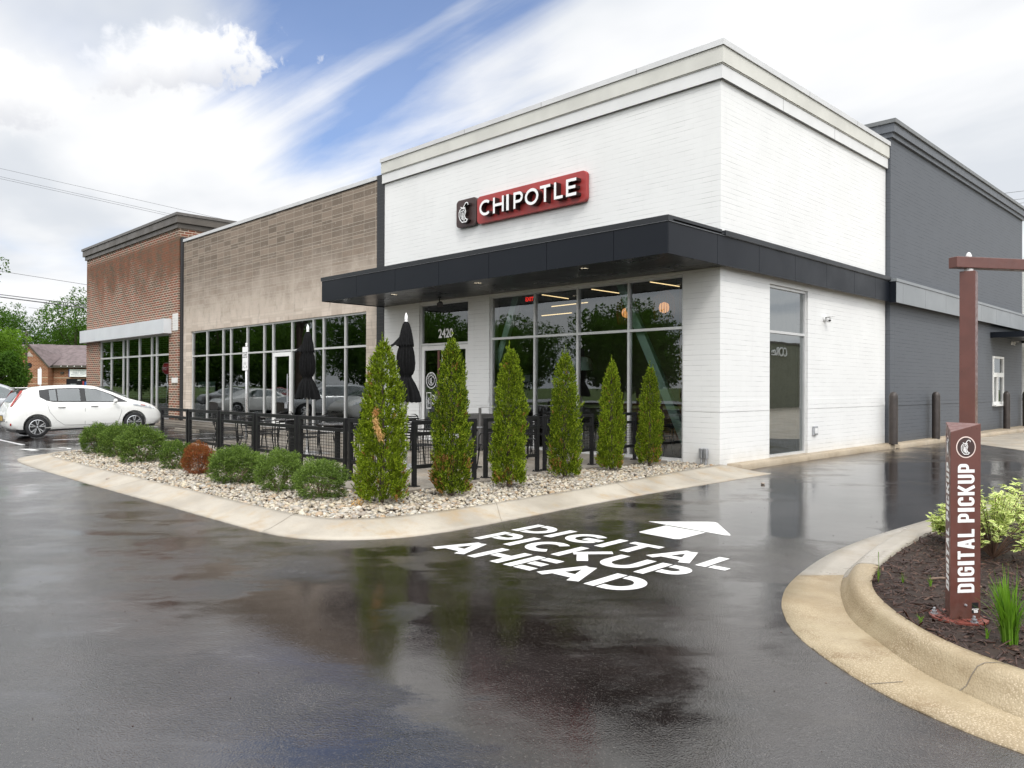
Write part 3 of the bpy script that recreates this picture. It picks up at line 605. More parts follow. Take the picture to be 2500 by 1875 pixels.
# kerb along the drive side of the building
def kerb_run(name, pts, w, h, mat, joints=(), flare=False):
    n = 160; P = resample(pts, n); V = []; F = []; prof = [(0, 0), (0.005, h-.02), (.025, h-.004), (.05, h), (w, h)]
    for i, p in enumerate(P):
        a = P[max(0, i-1)]; b = P[min(n-1, i+1)]; d = Vector((b[0]-a[0], b[1]-a[1])).normalized(); nx, ny = -d.y, d.x
        dz = -.008 if i in joints else 0
        for (o, z) in prof: V.append((p[0]+nx*o, p[1]+ny*o, max(0, z+(dz if z > 0 else 0))))
    m = len(prof)
    for i in range(n-1):
        for k in range(m-1): F.append((i*m+k, (i+1)*m+k, (i+1)*m+k+1, i*m+k+1))
    F.append((0, 1, 2, 3, 4)); mb = MB().add(V, F); o = mb.build(name, mat); o.data.polygons.foreach_set('use_smooth', [True]*len(o.data.polygons)); return o
struct(kerb_run('kerb_side', [(.30, .30), (.22, 1.2), (.22, 4), (.26, 8.0), (.34, 8.4)], .42, .125, M['curb_side'], (60, 110)))
struct(kerb_run('kerb_side', [(.42, 8.42), (.46, 12.5), (.62, 16), (.80, 22), (.9, 40)], .9, .125, M['curb_side'], (20, 45, 70)))
cp = MB(); cp.prism([(1.35, 11.9), (3.2, 9.8), (9, 3.4), (30, 30), (12, 60), (.95, 60), (.82, 22), (.66, 16), (.60, 14.5)], -.02, .006); struct(cp.build('concrete_pad', M['concrete']))

# ------------------------------------------------------------------ right-hand mulch bed with gutter and kerb
GUT = [(30, 3.4), (12, 2.6), (6.6, 2.2), (5.2, 1.2), (4.72, -.6), (4.64, -2.0), (4.58, -3.07), (4.52, -4.27), (4.51, -4.88), (4.54, -5.74), (4.65, -6.51), (4.80, -7.21), (4.95, -7.63), (5.13, -7.99), (5.36, -8.32), (5.56, -8.53), (5.87, -8.79), (6.18, -9.0), (6.48, -9.14), (6.85, -9.25), (7.6, -9.36), (9.5, -9.45), (14, -9.5)]
FLOW = [(30, 3.0), (12, 2.2), (6.9, 1.8), (5.5, .9), (4.98, -.7), (4.86, -2.0), (4.78, -3.0), (4.71, -4.35), (4.72, -4.86), (4.83, -5.74), (4.94, -6.4), (5.07, -6.82), (5.19, -7.13), (5.34, -7.46), (5.55, -7.84), (5.84, -8.15), (6.09, -8.41), (6.29, -8.58), (6.50, -8.70), (6.79, -8.86), (7.5, -8.98), (9.5, -9.06), (14, -9.1)]
INN = [(30, 2.5), (12, 1.7), (7.2, 1.3), (5.85, .5), (5.36, -.8), (5.24, -2.0), (5.16, -3.0), (5.11, -4.35), (5.12, -5.0), (5.18, -5.79), (5.26, -6.42), (5.34, -6.82), (5.44, -7.18), (5.58, -7.50), (5.76, -7.78), (5.98, -8.05), (6.20, -8.26), (6.44, -8.42), (6.70, -8.53), (7.0, -8.62), (7.7, -8.72), (9.5, -8.78), (14, -8.8)]
V, F = loft_strips(GUT, FLOW, [(0, -.02), (0, .008), (.5, .006), (1.0, .004)], 520, .007)
gi = min(range(520), key=lambda i: abs(V[i*4+1][1]+6.85)+(9 if V[i*4+1][0] > 5.2 else 0)); gj = min(range(520), key=lambda i: abs(V[i*4+1][1]+8.93)+(9 if V[i*4+1][0] > 7 else 0))
struct(ribbon_object('gutter', V, F, 4, 520, [gi-90, gi, gj], [M['curb_tan'], M['slab_grey']], (0, gi)))
V, F = loft_strips(FLOW, INN, [(0, -.02), (0, .004), (.14, .03), (.27, .095), (.38, .135), (.52, .152), (.75, .155), (1.0, .150), (1.0, .02)], 520)
ki = min(range(520), key=lambda i: abs(V[i*9+1][1]+6.75)+(9 if V[i*9+1][0] > 5.4 else 0)); kj = min(range(520), key=lambda i: abs(V[i*9+1][1]+8.66)+(9 if V[i*9+1][0] > 7 else 0))
struct(ribbon_object('kerb', V, F, 9, 520, [ki-90, ki, kj], [M['curb_tan'], M['slab_grey']], (0, ki)))
mp_ = MB(); mp_.prism(resample(smoothline(INN), 200)[::-1], .0, .125); struct(mp_.build('bed_soil', M['soil']))
# crack in the kerb face
def ground_crack(pts, w=.006):
    mb = MB()
    for a, b in zip(pts, pts[1:]):
        a, b = Vector(a), Vector(b); d = (b-a).normalized(); s = Vector((-d.y, d.x, 0))*w
        mb.quad(a-s, b-s, b+s, a+s)
    return mb
# painted lines of the parking bays
pl_ = MB()
for x in (-12.6+0, -15.4, -17.55, -20.4, -23.2, -26, -28.8, -31.6, -34.4, -37.2): pl_.box(x, x+.1, -6.9, -1.9, .0, .004)
pl_.box(-38, -15.9, -8.05, -7.95, 0, .004); pl_.box(-38, -16.5, -9.0, -8.9, 0, .004)
struct(pl_.build('parking_lines', M['line_paint']))
pa = MB()
pa.add([(-14.45, -8.42, .004), (-13.73, -8.30, .004), (-13.75, -8.12, .004), (-14.30, -8.16, .004)], [(0, 1, 2, 3)])
cpts = [(-14.2, -8.05), (-14.0, -7.85), (-13.75, -7.68), (-13.7, -7.52), (-13.95, -7.42), (-14.4, -7.55)]
Lf, Rt = ribbon(cpts, .09, False)
for i in range(len(cpts)-1): pa.quad((Rt[i].x, Rt[i].y, .004), (Rt[i+1].x, Rt[i+1].y, .004), (Lf[i+1].x, Lf[i+1].y, .004), (Lf[i].x, Lf[i].y, .004))
struct(pa.build('painted_arrow', M['road_paint']))
# wheel stops in front of the stone shop
def wheel_stop(x, y, lab):
    mb = MB(); pr_ = [(-.08, 0), (.08, 0), (.055, .11), (-.055, .11)]
    V = [(x-.9, y+a, z) for a, z in pr_]+[(x+.9, y+a, z) for a, z in pr_]
    mb.add(V, [(3, 2, 1, 0), (4, 5, 6, 7), (0, 1, 5, 4), (1, 2, 6, 5), (2, 3, 7, 6), (3, 0, 4, 7)]); o = mb.build('wheel_stop', M['concrete'], bevel=.012)
    tag(o, lab, 'wheel stop', 'concrete wheel stops')
wheel_stop(-14.0, -2.3, 'low concrete wheel stop seen through the mesh fence in front of the stone shop')
wheel_stop(-18.9, -2.5, 'concrete wheel stop in front of the nose of the white hatchback')

# "DIGITAL PICKUP AHEAD" stencilled on the lane
road = MB()
def road_line(text, x0, y0, width, height, t):
    wid = dict(I=.26, T=.80, L=.66, A=1.04, D=.92, G=.96, P=.84, C=.90, K=.96, U=.90, H=.92, E=.74)
    gap = .15; tot = sum(wid[c] for c in text)+gap*(len(text)-1); s = width/tot; x = x0
    for c in text:
        for si, (pts, cl) in enumerate(glyph(c, wid[c], t)):
            pts = [((u+.055 if (si and abs(u-t) < 1e-6) else u), v) for u, v in pts]      # stencil bridges
            put_glyph(road, [(pts, cl)], t, lambda u, v, q, x=x, si=si: (x+u*s-.035*v*height, y0+v*height, .0018+si*.0005), 0)
        x += (wid[c]+gap)*s
road_line('DIGITAL', 1.55, -7.15, 2.65, .46, .235)
road_line('PICKUP', 1.60, -7.76, 2.44, .48, .235)
road_line('AHEAD', 1.66, -8.38, 2.38, .48, .235)
road.add([(2.34, -5.585, .002), (2.40, -5.60, .002), (3.42, -5.70, .002), (3.47, -5.67, .002), (3.44, -5.62, .002), (2.96, -5.07, .002), (2.90, -5.05, .002), (2.85, -5.08, .002)], [(0, 1, 2, 3, 4, 5, 6, 7)])
road.add([(2.64, -5.655, .002), (2.655, -6.20, .002), (2.69, -6.24, .002), (3.16, -6.27, .002), (3.20, -6.23, .002), (3.19, -5.71, .002)], [(0, 1, 2, 3, 4, 5)])
road.v = [((x-.05, y, z) if y > -6.4 else (x, y, z)) for x, y, z in road.v]
struct(road.build('painted_lettering', M['road_paint']))

# ------------------------------------------------------------------ buildings
def wall(mb, axis, plane, th, u0, u1, z0, z1, openings=()):
    """box-celled wall; axis 'x': faces -Y at y=plane, runs in x. axis 'y': faces +X at x=plane, runs in y"""
    us = sorted({u0, u1}|{v for o in openings for v in o[:2]}); zs = sorted({z0, z1}|{v for o in openings for v in o[2:]})
    us = [u for u in us if u0 <= u <= u1]; zs = [z for z in zs if z0 <= z <= z1]
    for a, b in zip(us, us[1:]):
        run = None
        for c, d in zip(zs, zs[1:]):
            hole = any(o[0] <= a and b <= o[1] and o[2] <= c and d <= o[3] for o in openings)
            if hole:
                if run: emit_(mb, axis, plane, th, a, b, *run); run = None
            else: run = (run[0], d) if run else (c, d)
        if run: emit_(mb, axis, plane, th, a, b, *run)
def emit_(mb, axis, plane, th, a, b, c, d):
    if axis == 'x': mb.box(a, b, plane, plane+th, c, d)
    else: mb.box(plane-th, plane, a, b, c, d)
def ubox(mb, axis, plane, out, inn, a, b, c, d):   # box standing `out` proud and `inn` behind the plane
    if axis == 'x': mb.box(a, b, plane-out, plane+inn, c, d)
    else: mb.box(plane-inn, plane+out, a, b, c, d)
def window(parent, axis, plane, us, zs, fm, gm, w=.055, name='window', recess=.05, dep=.11, omit=(), edge=None):
    """us: mullion centre lines incl. both ends; zs: rail centre lines incl. both ends"""
    f = MB(); h = w/2; rc = recess
    for u in us: ubox(f, axis, plane, -rc, rc+dep, u-h, u+h, zs[0]-h, zs[-1]+h)
    for i, (a, b) in enumerate(zip(us, us[1:])):
        for z in zs: ubox(f, axis, plane, -rc-.002, rc+dep-.002, a+h, b-h, z-h, z+h)
    fr = f.build(name, fm, parent)
    for i, (a, b) in enumerate(zip(us, us[1:])):
        for j, (c, d) in enumerate(zip(zs, zs[1:])):
            if (i, j) in omit: continue
            p = MB()
            if axis == 'x': y = plane+rc+.045; p.quad((a+h, y, c+h), (b-h, y, c+h), (b-h, y, d-h), (a+h, y, d-h))
            else: x = plane-rc-.045; p.quad((x, a+h, c+h), (x, b-h, c+h), (x, b-h, d-h), (x, a+h, d-h))
            p.build('pane', gm, fr)
    return fr
def room(parent, x0, x1, y0, y1, z1, wm, fm, names=('interior_walls', 'interior_floor', 'interior_ceiling'), z0=.02, xr=None):
    t = .08; mb = MB(); mb.box(x0, x1, y1, y1+t, z0, z1); mb.box(x0-t, x0, y0, y1, z0, z1); mb.box(x1, x1+t, y0, y1, z0, z1); mb.build(names[0], wm, parent)
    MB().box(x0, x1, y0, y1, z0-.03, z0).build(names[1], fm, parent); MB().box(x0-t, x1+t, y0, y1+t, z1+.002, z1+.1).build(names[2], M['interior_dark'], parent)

# ===== white corner restaurant =====
WB = empty('restaurant_building', 'white painted brick corner building with a cream cornice and a black wrap-around canopy', 'building', (0, 0, 0))
b = MB(); DO = (-9.30, -7.26, .10, 3.86); SO = (-6.46, -.82, .12, 3.86); SW = (2.0, 3.82, .12, 3.78)
wall(b, 'x', 0, .32, -10.94, 0, 0, 8.0, [DO, SO]); wall(b, 'y', 0, .32, .32, 8.55, 0, 8.0, [SW])
for (c, d, o) in ((1.13, 1.238, .007), (1.242, 1.35, .004)):          # raised brick courses
    for a, e in ((-10.93, DO[0]-.02), (DO[1]+.02, SO[0]-.02), (SO[1]+.02, o)): b.box(a, e, -o, -.0005, c, d)
    for a, e in ((0.0, SW[0]-.01), (SW[1]+.01, 8.54)): b.box(.0005, o, a, e, c, d)
b.build('wall', M['white_brick'], WB)
c_ = MB(); c_.box(-11.0, .06, -.06, -.001, 7.50, 7.76); c_.box(.001, .06, -.001, 8.56, 7.50, 7.76); c_.build('cornice_band', M['cornice_white'], WB)
c_ = MB(); c_.box(-11.0, .095, -.095, -.002, 7.785, 8.10); c_.box(.002, .095, -.002, 8.57, 7.785, 8.10); c_.box(-11.0, .075, -.075, -.002, 7.765, 7.782); c_.box(.002, .075, -.002, 8.57, 7.765, 7.782); c_.build('cornice', M['cornice_cream'], WB)
c_ = MB(); c_.box(-11.02, .125, -.125, .30, 8.103, 8.215); c_.box(-.30, .125, .30, 8.58, 8.103, 8.215); c_.build('parapet_cap', M['cap_metal'], WB)
c_ = MB(); c_.box(-11.01, .105, -.105, -.03, 8.100, 8.1028); c_.box(.03, .105, -.03, 8.575, 8.100, 8.1028)
c_.box(-11.0, .066, -.066, -.002, 7.494, 7.499); c_.box(.002, .066, -.002, 8.56, 7.494, 7.499)
for y in (2.45, 5.1): c_.box(.0601, .0615, y, y+.012, 7.50, 7.76)
for y in (3.6, 6.3): c_.box(.1251, .1262, y, y+.012, 8.11, 8.21)
for x in (-1.9, -4.6, -7.3): c_.box(x, x+.012, -.1262, -.1251, 8.11, 8.21)
c_.build('cornice_seam', M['seam_grey'], WB)
MB().box(-10.9, -.33, .33, 8.5, 7.2, 7.3).build('roof', M['grey_panel'], WB)
room(WB, -10.7, -.34, .5, 7.0, 4.9, M['interior_wall'], M['interior_floor'])
s_ = MB()
for i in range(46): s_.box(-5.4+i*.1, -5.4+i*.1+.055, 6.90, 6.96, .1, 4.8)
s_.build('wood_slat_wall', M['wood_slats'], WB)
def brace(a, b2, parent):
    a, b2 = Vector(a), Vector(b2); d = (b2-a); L_ = d.length/2; d.normalize(); s = Vector((d.z, 0, -d.x))*.095; y = Vector((0, .06, 0))
    MB().obox((a+b2)/2, d*L_, y, s).build('brace', M['brace_teal'], parent)
brace((-2.75, .36, 4.1), (-.95, .36, .45), WB); brace((-5.72, .36, 4.1), (-6.6, .36, 1.9), WB)
fw = window(WB, 'x', 0, [-6.43, -4.95, -3.62, -2.20, -.85], [.15, 2.79, 3.83], M['alu_frame'], M['glass'])
sw_ = window(WB, 'y', 0, [2.03, 3.79], [.15, 2.79, 3.75], M['alu_frame'], M['glass_coated'])
# ribbed privacy film on the foot of the side window
# door with transom
df = window(WB, 'x', 0, [-9.27, -7.29], [2.74, 3.83], M['alu_frame'], M['glass_dark'], name='transom_window')
def door_leaf(x0, x1, hx, lab=None):
    f = MB(); y0, y1 = .06, .12; s = .10
    f.box(x0, x0+s, y0, y1, .13, 2.70); f.box(x1-s, x1, y0, y1, .13, 2.70); f.box(x0+s, x1-s, y0, y1, 2.58, 2.70); f.box(x0+s, x1-s, y0, y1, .13, .38)
    d = f.build('door', M['white_frame'], WB)
    p = MB().quad((x0+s, .09, .38), (x1-s, .09, .38), (x1-s, .09, 2.58), (x0+s, .09, 2.58)); p.build('pane', M['glass_dark'], d)
    h = MB(); h.box(hx-.035, hx+.035, -.03, 0, .85, 2.56)
    for z in (1.0, 2.2): h.box(hx-.012, hx+.012, 0, .06, z, z+.03)
    h.build('handle', M['paint_red'], d); return d
MB().box(-9.297, -9.245, .045, .16, .12, 2.71).build('door_jamb', M['alu_frame'], WB); MB().box(-7.315, -7.263, .045, .16, .12, 2.71).build('door_jamb', M['alu_frame'], WB)
dl = door_leaf(-9.24, -8.285, -8.42); dr = door_leaf(-8.275, -7.32, -8.14)
text_mesh('street_number', '2420', .33, M['sign_white'], frame4((-8.26, .088, 3.01), (1, 0, 0), (0, 0, 1)), df, .001, bold=.008, xs=.92)
sticker = MB()
def ring3(mb, c, r0, r1, y, n=28, xs=1):
    V = [(c[0]+r*math.cos(2*math.pi*i/n), y, c[1]+r*math.sin(2*math.pi*i/n)) for r in (r0, r1) for i in range(n)]
    mb.add(V, [(i, (i+1) % n, n+(i+1) % n, n+i)[::-1] for i in range(n)])
for r0, r1 in ((.205, .225), (.125, .14)): ring3(sticker, (-8.86, 1.76), r0, r1, .086)
put_pepper(sticker, lambda u, v, w: (-8.86+u*.00072, .086, 1.76+v*.00072), .0)
sticker.build('window_sticker', M['sign_white'], dl)
arcw = 'CHIPOTLE'
for i, ch in enumerate(arcw):
    a = R(160-140*i/7); text_mesh('window_sticker', ch, .075, M['sign_white'], frame4((-8.86+.172*math.cos(a), .086, 1.76+.172*math.sin(a)), (math.sin(a), 0, -math.cos(a)), (math.cos(a), 0, math.sin(a))), dl, .0006)
for i, ln in enumerate(('PICKUP', 'DELIVERY', 'REWARDS')): text_mesh('window_sticker', ln, .095, M['sign_white'], frame4((-8.82, .086, 1.33-.10*i), (1, 0, 0), (0, 0, 1)), dl, .0006, align='LEFT', bold=.003)
ph = MB()
for a in ((-9.06, -9.045, .99, 1.43), (-8.875, -8.86, .99, 1.43)): ph.box(a[0], a[1], .084, .087, a[2], a[3])
ph.box(-9.045, -8.875, .084, .087, .99, 1.01); ph.box(-9.045, -8.875, .084, .087, 1.41, 1.43)
put_pepper(ph, lambda u, v, w: (-8.96+u*.00045, .086, 1.21+v*.00065), .0); ph.build('window_sticker', M['sign_white'], dl)
# canopy
CN = empty('x', '', ''); bpy.data.objects.remove(CN)
fz0, fz1 = 3.89, 4.44
k_ = MB(); k_.box(-10.92, .18, -2.05, -1.99, fz0+.02, fz1); k_.box(-10.92, -10.86, -1.99, -.003, fz0+.02, fz1); k_.box(.12, .18, -1.99, 8.28, fz0+.02, fz1)
k_.build('canopy_core', M['seam_dark'], WB)
k_ = MB(); fx = [-10.94, -9.26, -7.59, -5.93, -4.27, -2.61, -.96, .20]
for a, c2 in zip(fx, fx[1:]): k_.box(a+.005, c2-(.005 if c2 < .1 else 0), -2.07, -2.052, fz0, fz1)
for a, c2 in zip([-2.05, -.45, 1.15, 2.75, 4.35, 5.95, 7.3], [-.45, 1.15, 2.75, 4.35, 5.95, 7.3, 8.30]): k_.box(.182, .20, a+.005, c2-.005, fz0, fz1)
k_.box(-10.94, -10.922, -2.045, -.003, fz0, fz1)
k_.build('canopy_fascia', M['anthracite'], WB)
k_ = MB(); k_.box(-10.96, .22, -2.09, -1.95, fz1+.004, 4.545); k_.box(-10.96, -10.82, -1.95, -.003, fz1+.004, 4.545); k_.box(.08, .22, -1.95, -.32, fz1+.004, 4.545); k_.box(.06, .24, -.22, 8.30, fz1+.004, 4.545)
k_.box(-10.96, .22, -1.94, -.003, 4.46, 4.49); k_.build('canopy_cap', M['anthracite_cap'], WB)
k_ = MB()   # pale drip line under the cap
k_.box(-10.955, .215, -2.088, -2.073, fz1+.000, fz1+.0035); k_.box(.203, .222, -2.07, 8.30, fz1+.000, fz1+.0035); k_.build('canopy_drip_edge', M['galv'], WB)
k_ = MB(); jx = [-10.86, -8.9, -7.59, -5.4, -3.4, -1.4, .12]; jy = [-1.985, -1.1, -.003]
for a, c2 in zip(jx, jx[1:]):
    for d, e in zip(jy, jy[1:]): k_.box(a+.004, c2-.004, d+.004, e-.004, fz0+.015, fz0+.03)
k_.build('canopy_soffit', M['soffit'], WB)
for x in (-8.31, -5.15, -2.06):
    d = MB().lathe([(0, 0), (.085, 0), (.085, .012), (.0, .012)], (x, -1.58, fz0+.002), 24).build('downlight', M['downlight'], WB)
    MB().lathe([(.087, -.002), (.105, -.002), (.105, .012), (.087, .012)], (x, -1.58, fz0), 24).build('downlight_rim', M['black_metal'], WB)
for q_ in (MB().box(-6.9, -1.2, 5.6, 6.2, .1, 1.12), ): q_.build('service_counter', M['wood_slats'], WB)
# ===== black pier between the two shops =====
bp = MB().box(-11.30, -10.945, -.02, .3, 0, 7.80); bp = bp.build('brick_pier', M['black_brick']); tag(bp, 'narrow black painted brick pier between the stone shop and the white building', 'pier')
# ===== grey rear section =====
GB = empty('grey_building', 'dark grey painted brick rear section with a pale metal fascia and a drive-through window', 'building', (0, 8.55, 0))
def gp(mb, name, m): o = mb.build(name, m, GB); o.matrix_parent_inverse = Matrix.Translation((0, -8.55, 0)); return o
g = MB(); wall(g, 'y', .12, .32, 8.90, 23.1, 0, 8.32, [(18.72, 20.24, .98, 2.80)]); g.box(-9, .12, 8.58, 8.898, 0, 8.32)
g.box(.1205, .135, 8.60, 18.70, 1.13, 1.238); g.box(.1205, .129, 8.60, 18.70, 1.242, 1.35); g.box(.1205, .135, 20.27, 23.09, 1.13, 1.238); g.box(.1205, .129, 20.27, 23.09, 1.242, 1.35)
g.box(-9, -.2, 22.8, 23.1, 0, 8.32); gp(g, 'wall', M['grey_brick'])
g = MB(); g.box(-9, .19, 8.52, 23.17, 8.325, 8.45); g.box(-9, .25, 8.46, 23.23, 8.452, 8.675); gp(g, 'cornice', simple('grey_cornice', (.105, .114, .128), .5))
gp(MB().box(-9.05, .30, 8.41, 23.28, 8.68, 8.785), 'parapet_cap', simple('grey_cap', (.15, .155, .155), .4, .2))
g = MB(); ys = [8.30, 8.82, 10.62, 12.50, 14.40, 16.30, 18.20, 20.10, 22.0, 24.0]
g2 = MB().box(.125, .345, 8.31, 24.4, 3.89, 4.41); gp(g2, 'fascia_core', M['seam_dark'])
for a, c2 in zip(ys[1:], ys[2:]+[24.4]): g.box(.347, .365, a+.005, c2-.005, 3.87, 4.42)
g.box(.347, .365, 8.31, 8.815, 3.87, 4.42); gp(g, 'fascia', M['grey_panel'])
gp(MB().box(.2005, .366, 8.285, 8.309, 3.87, 4.42), 'fascia_end', M['anthracite'])
g = MB().box(.10, .385, 8.28, 24.4, 4.424, 4.50); gp(g, 'fascia_cap', M['grey_panel'])
# drive-through window and its small canopy
g = MB(); x0, x1 = .07, .15
for (a, c2, d, e) in ((18.74, 18.84, 1.02, 2.78), (20.12, 20.22, 1.02, 2.78), (18.84, 20.12, 2.70, 2.78), (18.84, 20.12, 2.02, 2.18), (18.84, 20.12, 1.02, 1.12), (19.30, 19.42, 1.12, 2.02)): g.box(x0, x1, a, c2, d, e)
g.box(.10, .25, 18.70, 20.26, .965, 1.018); g.box(.03, .12, 19.46, 19.54, 1.12, 2.02); wf = gp(g, 'drive_through_window', M['white_frame'])
for (a, c2, d, e) in ((18.82, 20.14, 2.18, 2.70), (18.82, 19.36, 1.12, 2.02), (19.54, 20.14, 1.12, 2.02)):
    p = MB().quad((.09, a, d), (.09, c2, d), (.09, c2, e), (.09, a, e)).build('pane', M['glass'], wf)
MB().box(-.6, -.5, 18.5, 20.5, .5, 3.0).build('window_recess', M['interior_dark'], wf)
g = MB(); g.box(.122, 1.65, 18.42, 18.50, 3.42, 3.62); g.box(.122, 1.65, 23.0, 23.08, 3.42, 3.62); g.box(1.57, 1.65, 18.50, 23.0, 3.42, 3.62); g.box(.122, 1.57, 18.50, 23.0, 3.50, 3.56); gp(g, 'awning', M['anthracite'])
# white wall beyond the grey section
wb2 = MB().box(-9, .16, 23.30, 60, 0, 6.6).build('white_building', M['white_brick']); tag(wb2, 'white painted wall continuing beyond the dark grey section at the right edge', 'building')
# ===== stone shop =====
SB = empty('stone_shop', 'low shop faced in weathered brown to pale stone blocks with a long dark glass storefront', 'building', (-18.4, 0, 0))
def sp_(o): o.matrix_parent_inverse = Matrix.Translation((18.4, 0, 0)); return o
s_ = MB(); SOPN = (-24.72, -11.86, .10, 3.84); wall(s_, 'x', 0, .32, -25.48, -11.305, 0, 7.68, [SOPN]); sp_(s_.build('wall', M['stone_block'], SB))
s_ = MB(); s_.box(-25.5, -11.31, -.04, .36, 7.685, 7.80); sp_(s_.build('parapet_cap', M['cap_metal'], SB))
s_ = MB(); s_.box(-25.49, -11.31, -.025, -.001, 7.664, 7.684); sp_(s_.build('parapet_seam', M['seam_dark'], SB))
sx = [-24.69, -23.27, -21.79, -21.11, -19.74, -18.42, -17.75, -16.41, -15.01, -14.38, -13.10, -11.89]
sf = window(SB, 'x', 0, sx, [.15, 2.81, 3.81], M['alu_frame'], M['glass_dark'], w=.06, omit={(6, 0)}); sp_(sf)
def shop_door(x0, x1, par, hx):
    f = MB(); s = .11; f.box(x0, x0+s, .045, .13, .13, 2.76); f.box(x1-s, x1, .045, .13, .13, 2.76); f.box(x0+s, x1-s, .045, .13, 2.62, 2.76); f.box(x0+s, x1-s, .045, .13, .13, .40)
    d = f.build('door', M['white_frame'], par); sp_(d); MB().quad((x0+s, .09, .40), (x1-s, .09, .40), (x1-s, .09, 2.62), (x0+s, .09, 2.62)).build('pane', M['glass_dark'], d)
    h = MB().tube([(hx, -.02, .95), (hx, -.02, 2.0)], .016, 8); h.tube([(hx, -.02, 1.05), (hx, .045, 1.05)], .01, 6); h.tube([(hx, -.02, 1.9), (hx, .045, 1.9)], .01, 6); h.build('handle', M['galv'], d)
    k = MB().box(hx-.13, hx-.03, -.05, .0, .82, .98); k.tube([(hx-.08, -.025, .98), (hx-.08, -.025, 1.03), (hx, -.025, 1.04)], .008, 6); k.build('lock_box', M['galv'], d)
shop_door(-17.71, -16.45, SB, -16.56)
for o in (-25.1,): pass
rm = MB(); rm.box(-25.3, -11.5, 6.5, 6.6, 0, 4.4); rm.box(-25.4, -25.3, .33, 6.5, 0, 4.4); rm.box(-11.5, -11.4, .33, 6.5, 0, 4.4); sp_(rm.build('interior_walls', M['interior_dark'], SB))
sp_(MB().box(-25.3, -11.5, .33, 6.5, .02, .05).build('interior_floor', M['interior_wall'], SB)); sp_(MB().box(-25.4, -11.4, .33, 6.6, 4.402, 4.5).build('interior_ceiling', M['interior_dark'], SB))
sp_(MB().box(-24.2, -22.6, .135, .14, 1.35, 1.75).build('window_notice', simple('notice_teal', (.38, .52, .47), .6), SB))
sp_(MB().box(-25.4, -11.4, .4, 9, 7.0, 7.1).build('roof', M['grey_panel'], SB))
# ===== brick shop =====
BB = empty('brick_shop', 'weathered red brick shop with a dark bronze cornice and a white rounded awning', 'building', (-32, 0, 0))
def bb_(o): o.matrix_parent_inverse = Matrix.Translation((32, 0, 0)); return o
w_ = MB(); BO = (-36.05, -26.75, .08, 3.86); wall(w_, 'x', -.12, .32, -38.2, -25.72, 0, 8.3, [BO]); w_.box(-38.2, -37.9, .2, 12, 0, 8.3); w_.box(-26.02, -25.72, .2, 12, 7.4, 8.3); bb_(w_.build('wall', M['red_brick'], BB))
w_ = MB(); w_.box(-38.28, -25.64, -.20, 12.1, 8.305, 8.50); w_.box(-38.38, -25.48, -.29, 12.25, 8.503, 8.80); bb_(w_.build('cornice', M['bronze_metal'], BB))
bb_(MB().box(-38.44, -25.42, -.34, 12.3, 8.803, 8.92).build('parapet_cap', simple('bronze_cap', (.12, .11, .10), .4, .3), BB))
aw = MB(); poly = [(-26.45, -.46), (-26.45, -.125), (-38.21, -.125), (-38.21, .9), (-38.72, .9)]+[(-38.12+.60*math.cos(R(a)), .14+.60*math.sin(R(a))) for a in range(180, 271, 9)]
aw.prism(poly[::-1], 3.84, 4.47); bb_(aw.build('awning', M['awning_white'], BB))
tl = MB()
for i in range(7): tl.box(-26.34, -25.74, -.135, -.121, 3.95+i*.105, 3.95+i*.105+.098)
bb_(tl.build('white_tile_band', M['tile_white'], BB)); bb_(MB().box(-26.36, -25.74, -.15, -.121, 1.70, 1.92).build('white_stone_band', M['tile_white'], BB))
bx = [-36.02, -34.42, -32.68, -32.10, -30.5, -28.95, -28.35, -26.78]
bw = window(BB, 'x', -.12, bx, [.15, 2.95, 3.83], M['alu_frame'], M['glass_dark'], w=.08); bb_(bw)
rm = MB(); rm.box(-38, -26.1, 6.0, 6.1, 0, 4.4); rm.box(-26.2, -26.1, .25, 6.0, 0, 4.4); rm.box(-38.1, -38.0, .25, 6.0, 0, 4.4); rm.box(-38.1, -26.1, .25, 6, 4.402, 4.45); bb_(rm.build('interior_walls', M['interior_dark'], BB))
dp = MB().box(-25.715, -25.49, -.06, .3, 0, 7.9).build('downspout_strip', M['black_brick']); tag(dp, 'dark vertical strip of glazed tile between the red brick shop and the stone shop', 'pier')

# ===== things fixed to the walls =====
SG = empty('wall_sign', 'red and dark brown restaurant sign with raised white CHIPOTLE letters', 'sign', (-5.4, -.02, 6.03))
def sgp(o): o.matrix_parent_inverse = Matrix.Translation((5.4, .02, -6.03)); return o
def rrect(x0, x1, z0, z1, r, n=6):
    P = []
    for cx, cz, a0 in ((x1-r, z1-r, 0), (x0+r, z1-r, 90), (x0+r, z0+r, 180), (x1-r, z0+r, 270)):
        P += [(cx+r*math.cos(R(a0+90*i/n)), cz+r*math.sin(R(a0+90*i/n))) for i in range(n+1)]
    return P
def panel(poly, y0, y1):
    n = len(poly); mb = MB(); mb.add([(x, y0, z) for x, z in poly]+[(x, y1, z) for x, z in poly], [tuple(range(n)), tuple(range(n, 2*n))[::-1]]+[(i, n+i, n+(i+1) % n, (i+1) % n) for i in range(n)]); return mb
sgp(panel(rrect(-6.80, -3.23, 5.69, 6.38, .11), -.12, -.02).build('red_panel', M['sign_red'], SG, bevel=.008))
bpn = sgp(panel(rrect(-7.60, -6.83, 5.70, 6.41, .11), -.12, -.02).build('brown_panel', M['sign_brown'], SG, bevel=.008))

